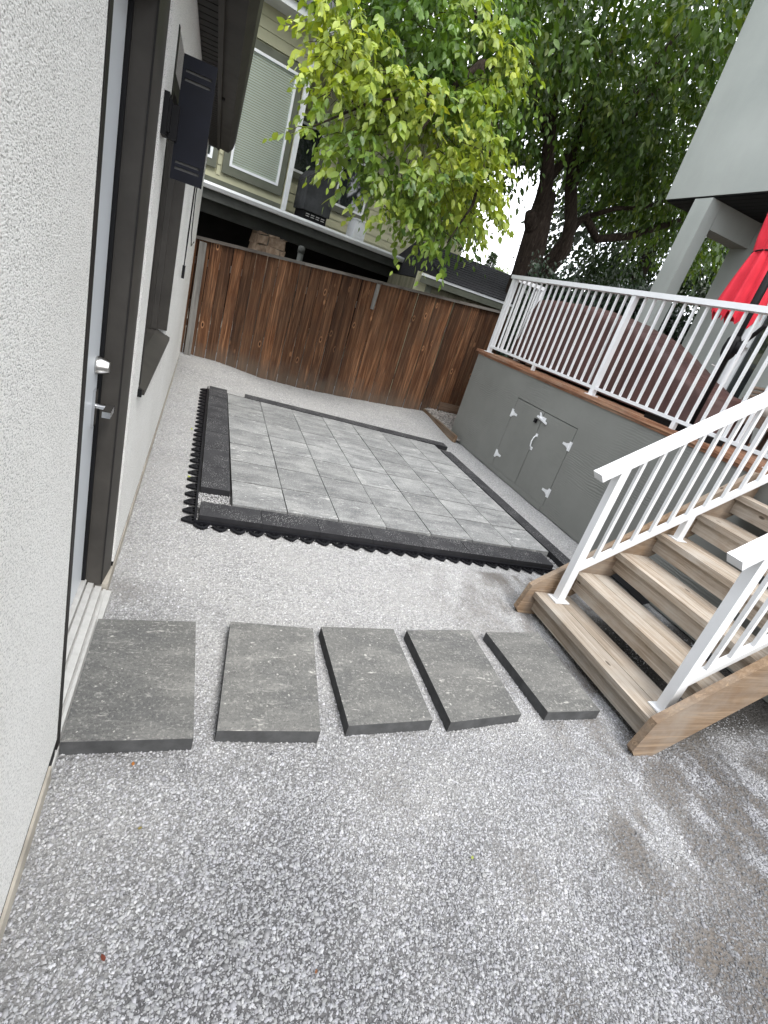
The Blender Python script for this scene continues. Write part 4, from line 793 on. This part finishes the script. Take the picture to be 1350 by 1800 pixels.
dsp = nb('downspout', MB().box((1.455, A-.115, 2.50), (1.535, A-.042, 5.5)), 'white_trim', None, .006)
siding(1.53, 7.4, A+.85, 2.50, 5.58, [(1.70, 2.60, 3.33, 4.55), (2.95, 4.0, 3.05, 4.3)])
window(1.82, 2.48, 3.45, 4.40, A+.82, .10, False); window(3.05, 3.9, 3.15, 4.2, A+.82, .10, False)
nb('eave', MB().box((-3.0, A-.45, 5.582), (1.9, A+2.4, 5.70)).box((1.9, A+.35, 5.582), (7.8, A+2.4, 5.70)), 'white_trim', None, .004)
nb('roof', MB().prism([(A-.5, 5.702), (A+2.4, 7.2), (A+6, 5.702)], 0, -3.1, 7.9), 'shingle')
# things on the porch roof
bq = thing('covered_barbecue', HB @ Vector((2.05, .55, 2.487)), 'barbecue under a black cover standing on the neighbouring porch roof', 'barbecue')
mb = MB().prism([(1.74, 2.70), (2.36, 2.70), (2.36, 3.22), (2.27, 3.40), (1.86, 3.44), (1.74, 3.28)], 1, .30, .80); nb('cover', mb, 'bbq', bq, .03, False, 3)
nb('cart', MB().box((1.78, .33, 2.49), (2.32, .77, 2.699)), 'black', bq, .006)
for k in range(4): nb('slot', MB().box((1.83+k*.12, .3265, 2.60), (1.91+k*.12, .3295, 2.615)).box((1.83+k*.12, .3265, 2.64), (1.91+k*.12, .3295, 2.655)), 'aluminium', bq)
wb = nb('storage_bin', MB().box((3.02, .30, 2.487), (3.32, .62, 2.90)).box((3.0, .28, 2.901), (3.34, .64, 2.93)), 'white_trim', nh, .01); wb.parent = None; wb.matrix_parent_inverse = Matrix(); tag(wb, 'white lidded bin on the neighbouring porch roof behind the leaves', 'bin')
vp = thing('flue_pipe', (1.57, 11.0, 0), 'dark grey capped pipe rising behind the fence in front of the stone pillar', 'pipe')
build('pipe', MB().tube([(1.50, 10.9, 0), (1.50, 10.9, 1.88)], .055, 14), 'grey_beam', vp, 0, True); build('cap', MB().lathe((1.50, 10.9, 0), [(.066, 1.86), (.068, 1.95), (.05, 1.975), (.02, 1.985)], 14), 'grey_beam', vp, 0, True)

# shed / low garage with shingle roof
sh = thing('garden_shed', (5, 10, 0), 'low green shed with dark shingle roof beyond the right part of the fence', 'shed')
build('wall', MB().box((3.80, 10.02, -.2), (8.2, 12.6, 2.10)), 'stained', sh)
for k in range(11): build('wall_panel', MB().box((3.90+k*.39, 10.0, -.2), (3.90+k*.39+.382, 10.019, 2.02)), 'stained', sh, .002)
build('corner_board', MB().box((3.78, 9.985, -.2), (3.888, 10.0195, 2.02)), 'green_trim', sh, .003); build('corner_board', MB().box((3.55, 10.02, -.2), (3.778, 10.06, 2.2)), 'siding', sh, .003)
build('fascia', MB().box((3.60, 9.90, 2.022), (8.4, 9.935, 2.14)), 'green_trim', sh, .003); build('drip_edge', MB().box((3.60, 9.885, 2.141), (8.4, 9.93, 2.185)), 'white_trim', sh, .004)
SLp = .31
for k in range(13):
    y0 = 9.87+k*.175; z0 = 2.188+k*.175*SLp; build('shingle_course', MB().hexa([(4.05+.01*(k % 2), y0, z0), (8.5, y0, z0), (8.5, y0+.19, z0+.19*SLp-.006), (4.05, y0+.19, z0+.19*SLp-.006), (4.05, y0, z0+.014), (8.5, y0, z0+.014), (8.5, y0+.19, z0+.19*SLp+.003), (4.05, y0+.19, z0+.19*SLp+.003)]), 'shingle', sh)
build('roof_back', MB().prism([(12.14, 2.89), (14.4, 2.19), (14.4, 2.15), (9.95, 2.15)], 0, 4.08, 8.48), 'shingle', sh)

# ---------------------------------------------------------------- litter
mb = MB(); pr = [(3.70, 3.3, .0), (3.64, 3.1, .02), (3.66, 2.85, .012), (3.58, 2.6, .03)]
for a, b in zip(pr, pr[1:]):
    mb.hexa([(a[0]-.03, a[1], a[2]+.006), (a[0]+.04, a[1], a[2]+.03), (b[0]+.04, b[1], b[2]+.03), (b[0]-.03, b[1], b[2]+.006), (a[0]-.03, a[1], a[2]+.012), (a[0]+.04, a[1], a[2]+.036), (b[0]+.04, b[1], b[2]+.036), (b[0]-.03, b[1], b[2]+.012)])
tag(build('landscape_fabric', mb, 'black'), 'strip of black landscape fabric poking out along the deck skirt', 'fabric')
for (x, y, c, s, lab) in ((-.008, 1.308, (.42, .16, .045), .026, 'small orange dry leaf on the gravel just before the large slab'), (.033, 1.084, (.20, .16, .05), .020, 'tiny olive leaf on dark gravel left of centre'), (-.002, .758, (.16, .045, .03), .028, 'dark red curled leaf on the gravel near the garage wall'),
                          (.512, .65, (.20, .09, .05), .018, 'tiny rust brown leaf on the gravel at the bottom edge'), (1.113, .885, (.33, .38, .10), .024, 'pale green leaf on the open gravel'), (.05, 3.80, (.36, .42, .04), .045, 'fresh yellow green leaf caught in the edging teeth, near the patio corner'), (.03, 4.95, (.36, .40, .06), .04, 'yellow green leaf in the edging teeth halfway along the patio')):
    me = bpy.data.meshes.new('fallen_leaf'); me.from_pydata([tuple(v) for v in (LV*np.array([1, .8, 1]))], [], [tuple(f) for f in LF]); a = me.color_attributes.new('tint', 'FLOAT_COLOR', 'POINT'); a.data.foreach_set('color', np.tile((*c, 1), 8).astype(np.float32)); me.materials.append(M['leaf'])
    o = bpy.data.objects.new('fallen_leaf', me); COL.objects.link(o); o.location = (x, y, float(gz(x, y))+.014); o.rotation_euler = (.2, .1, x*37+y*11); o.scale = (s*.8, s*.8, s*.8); tag(o, lab, 'leaf', 'fallen leaves on the gravel')
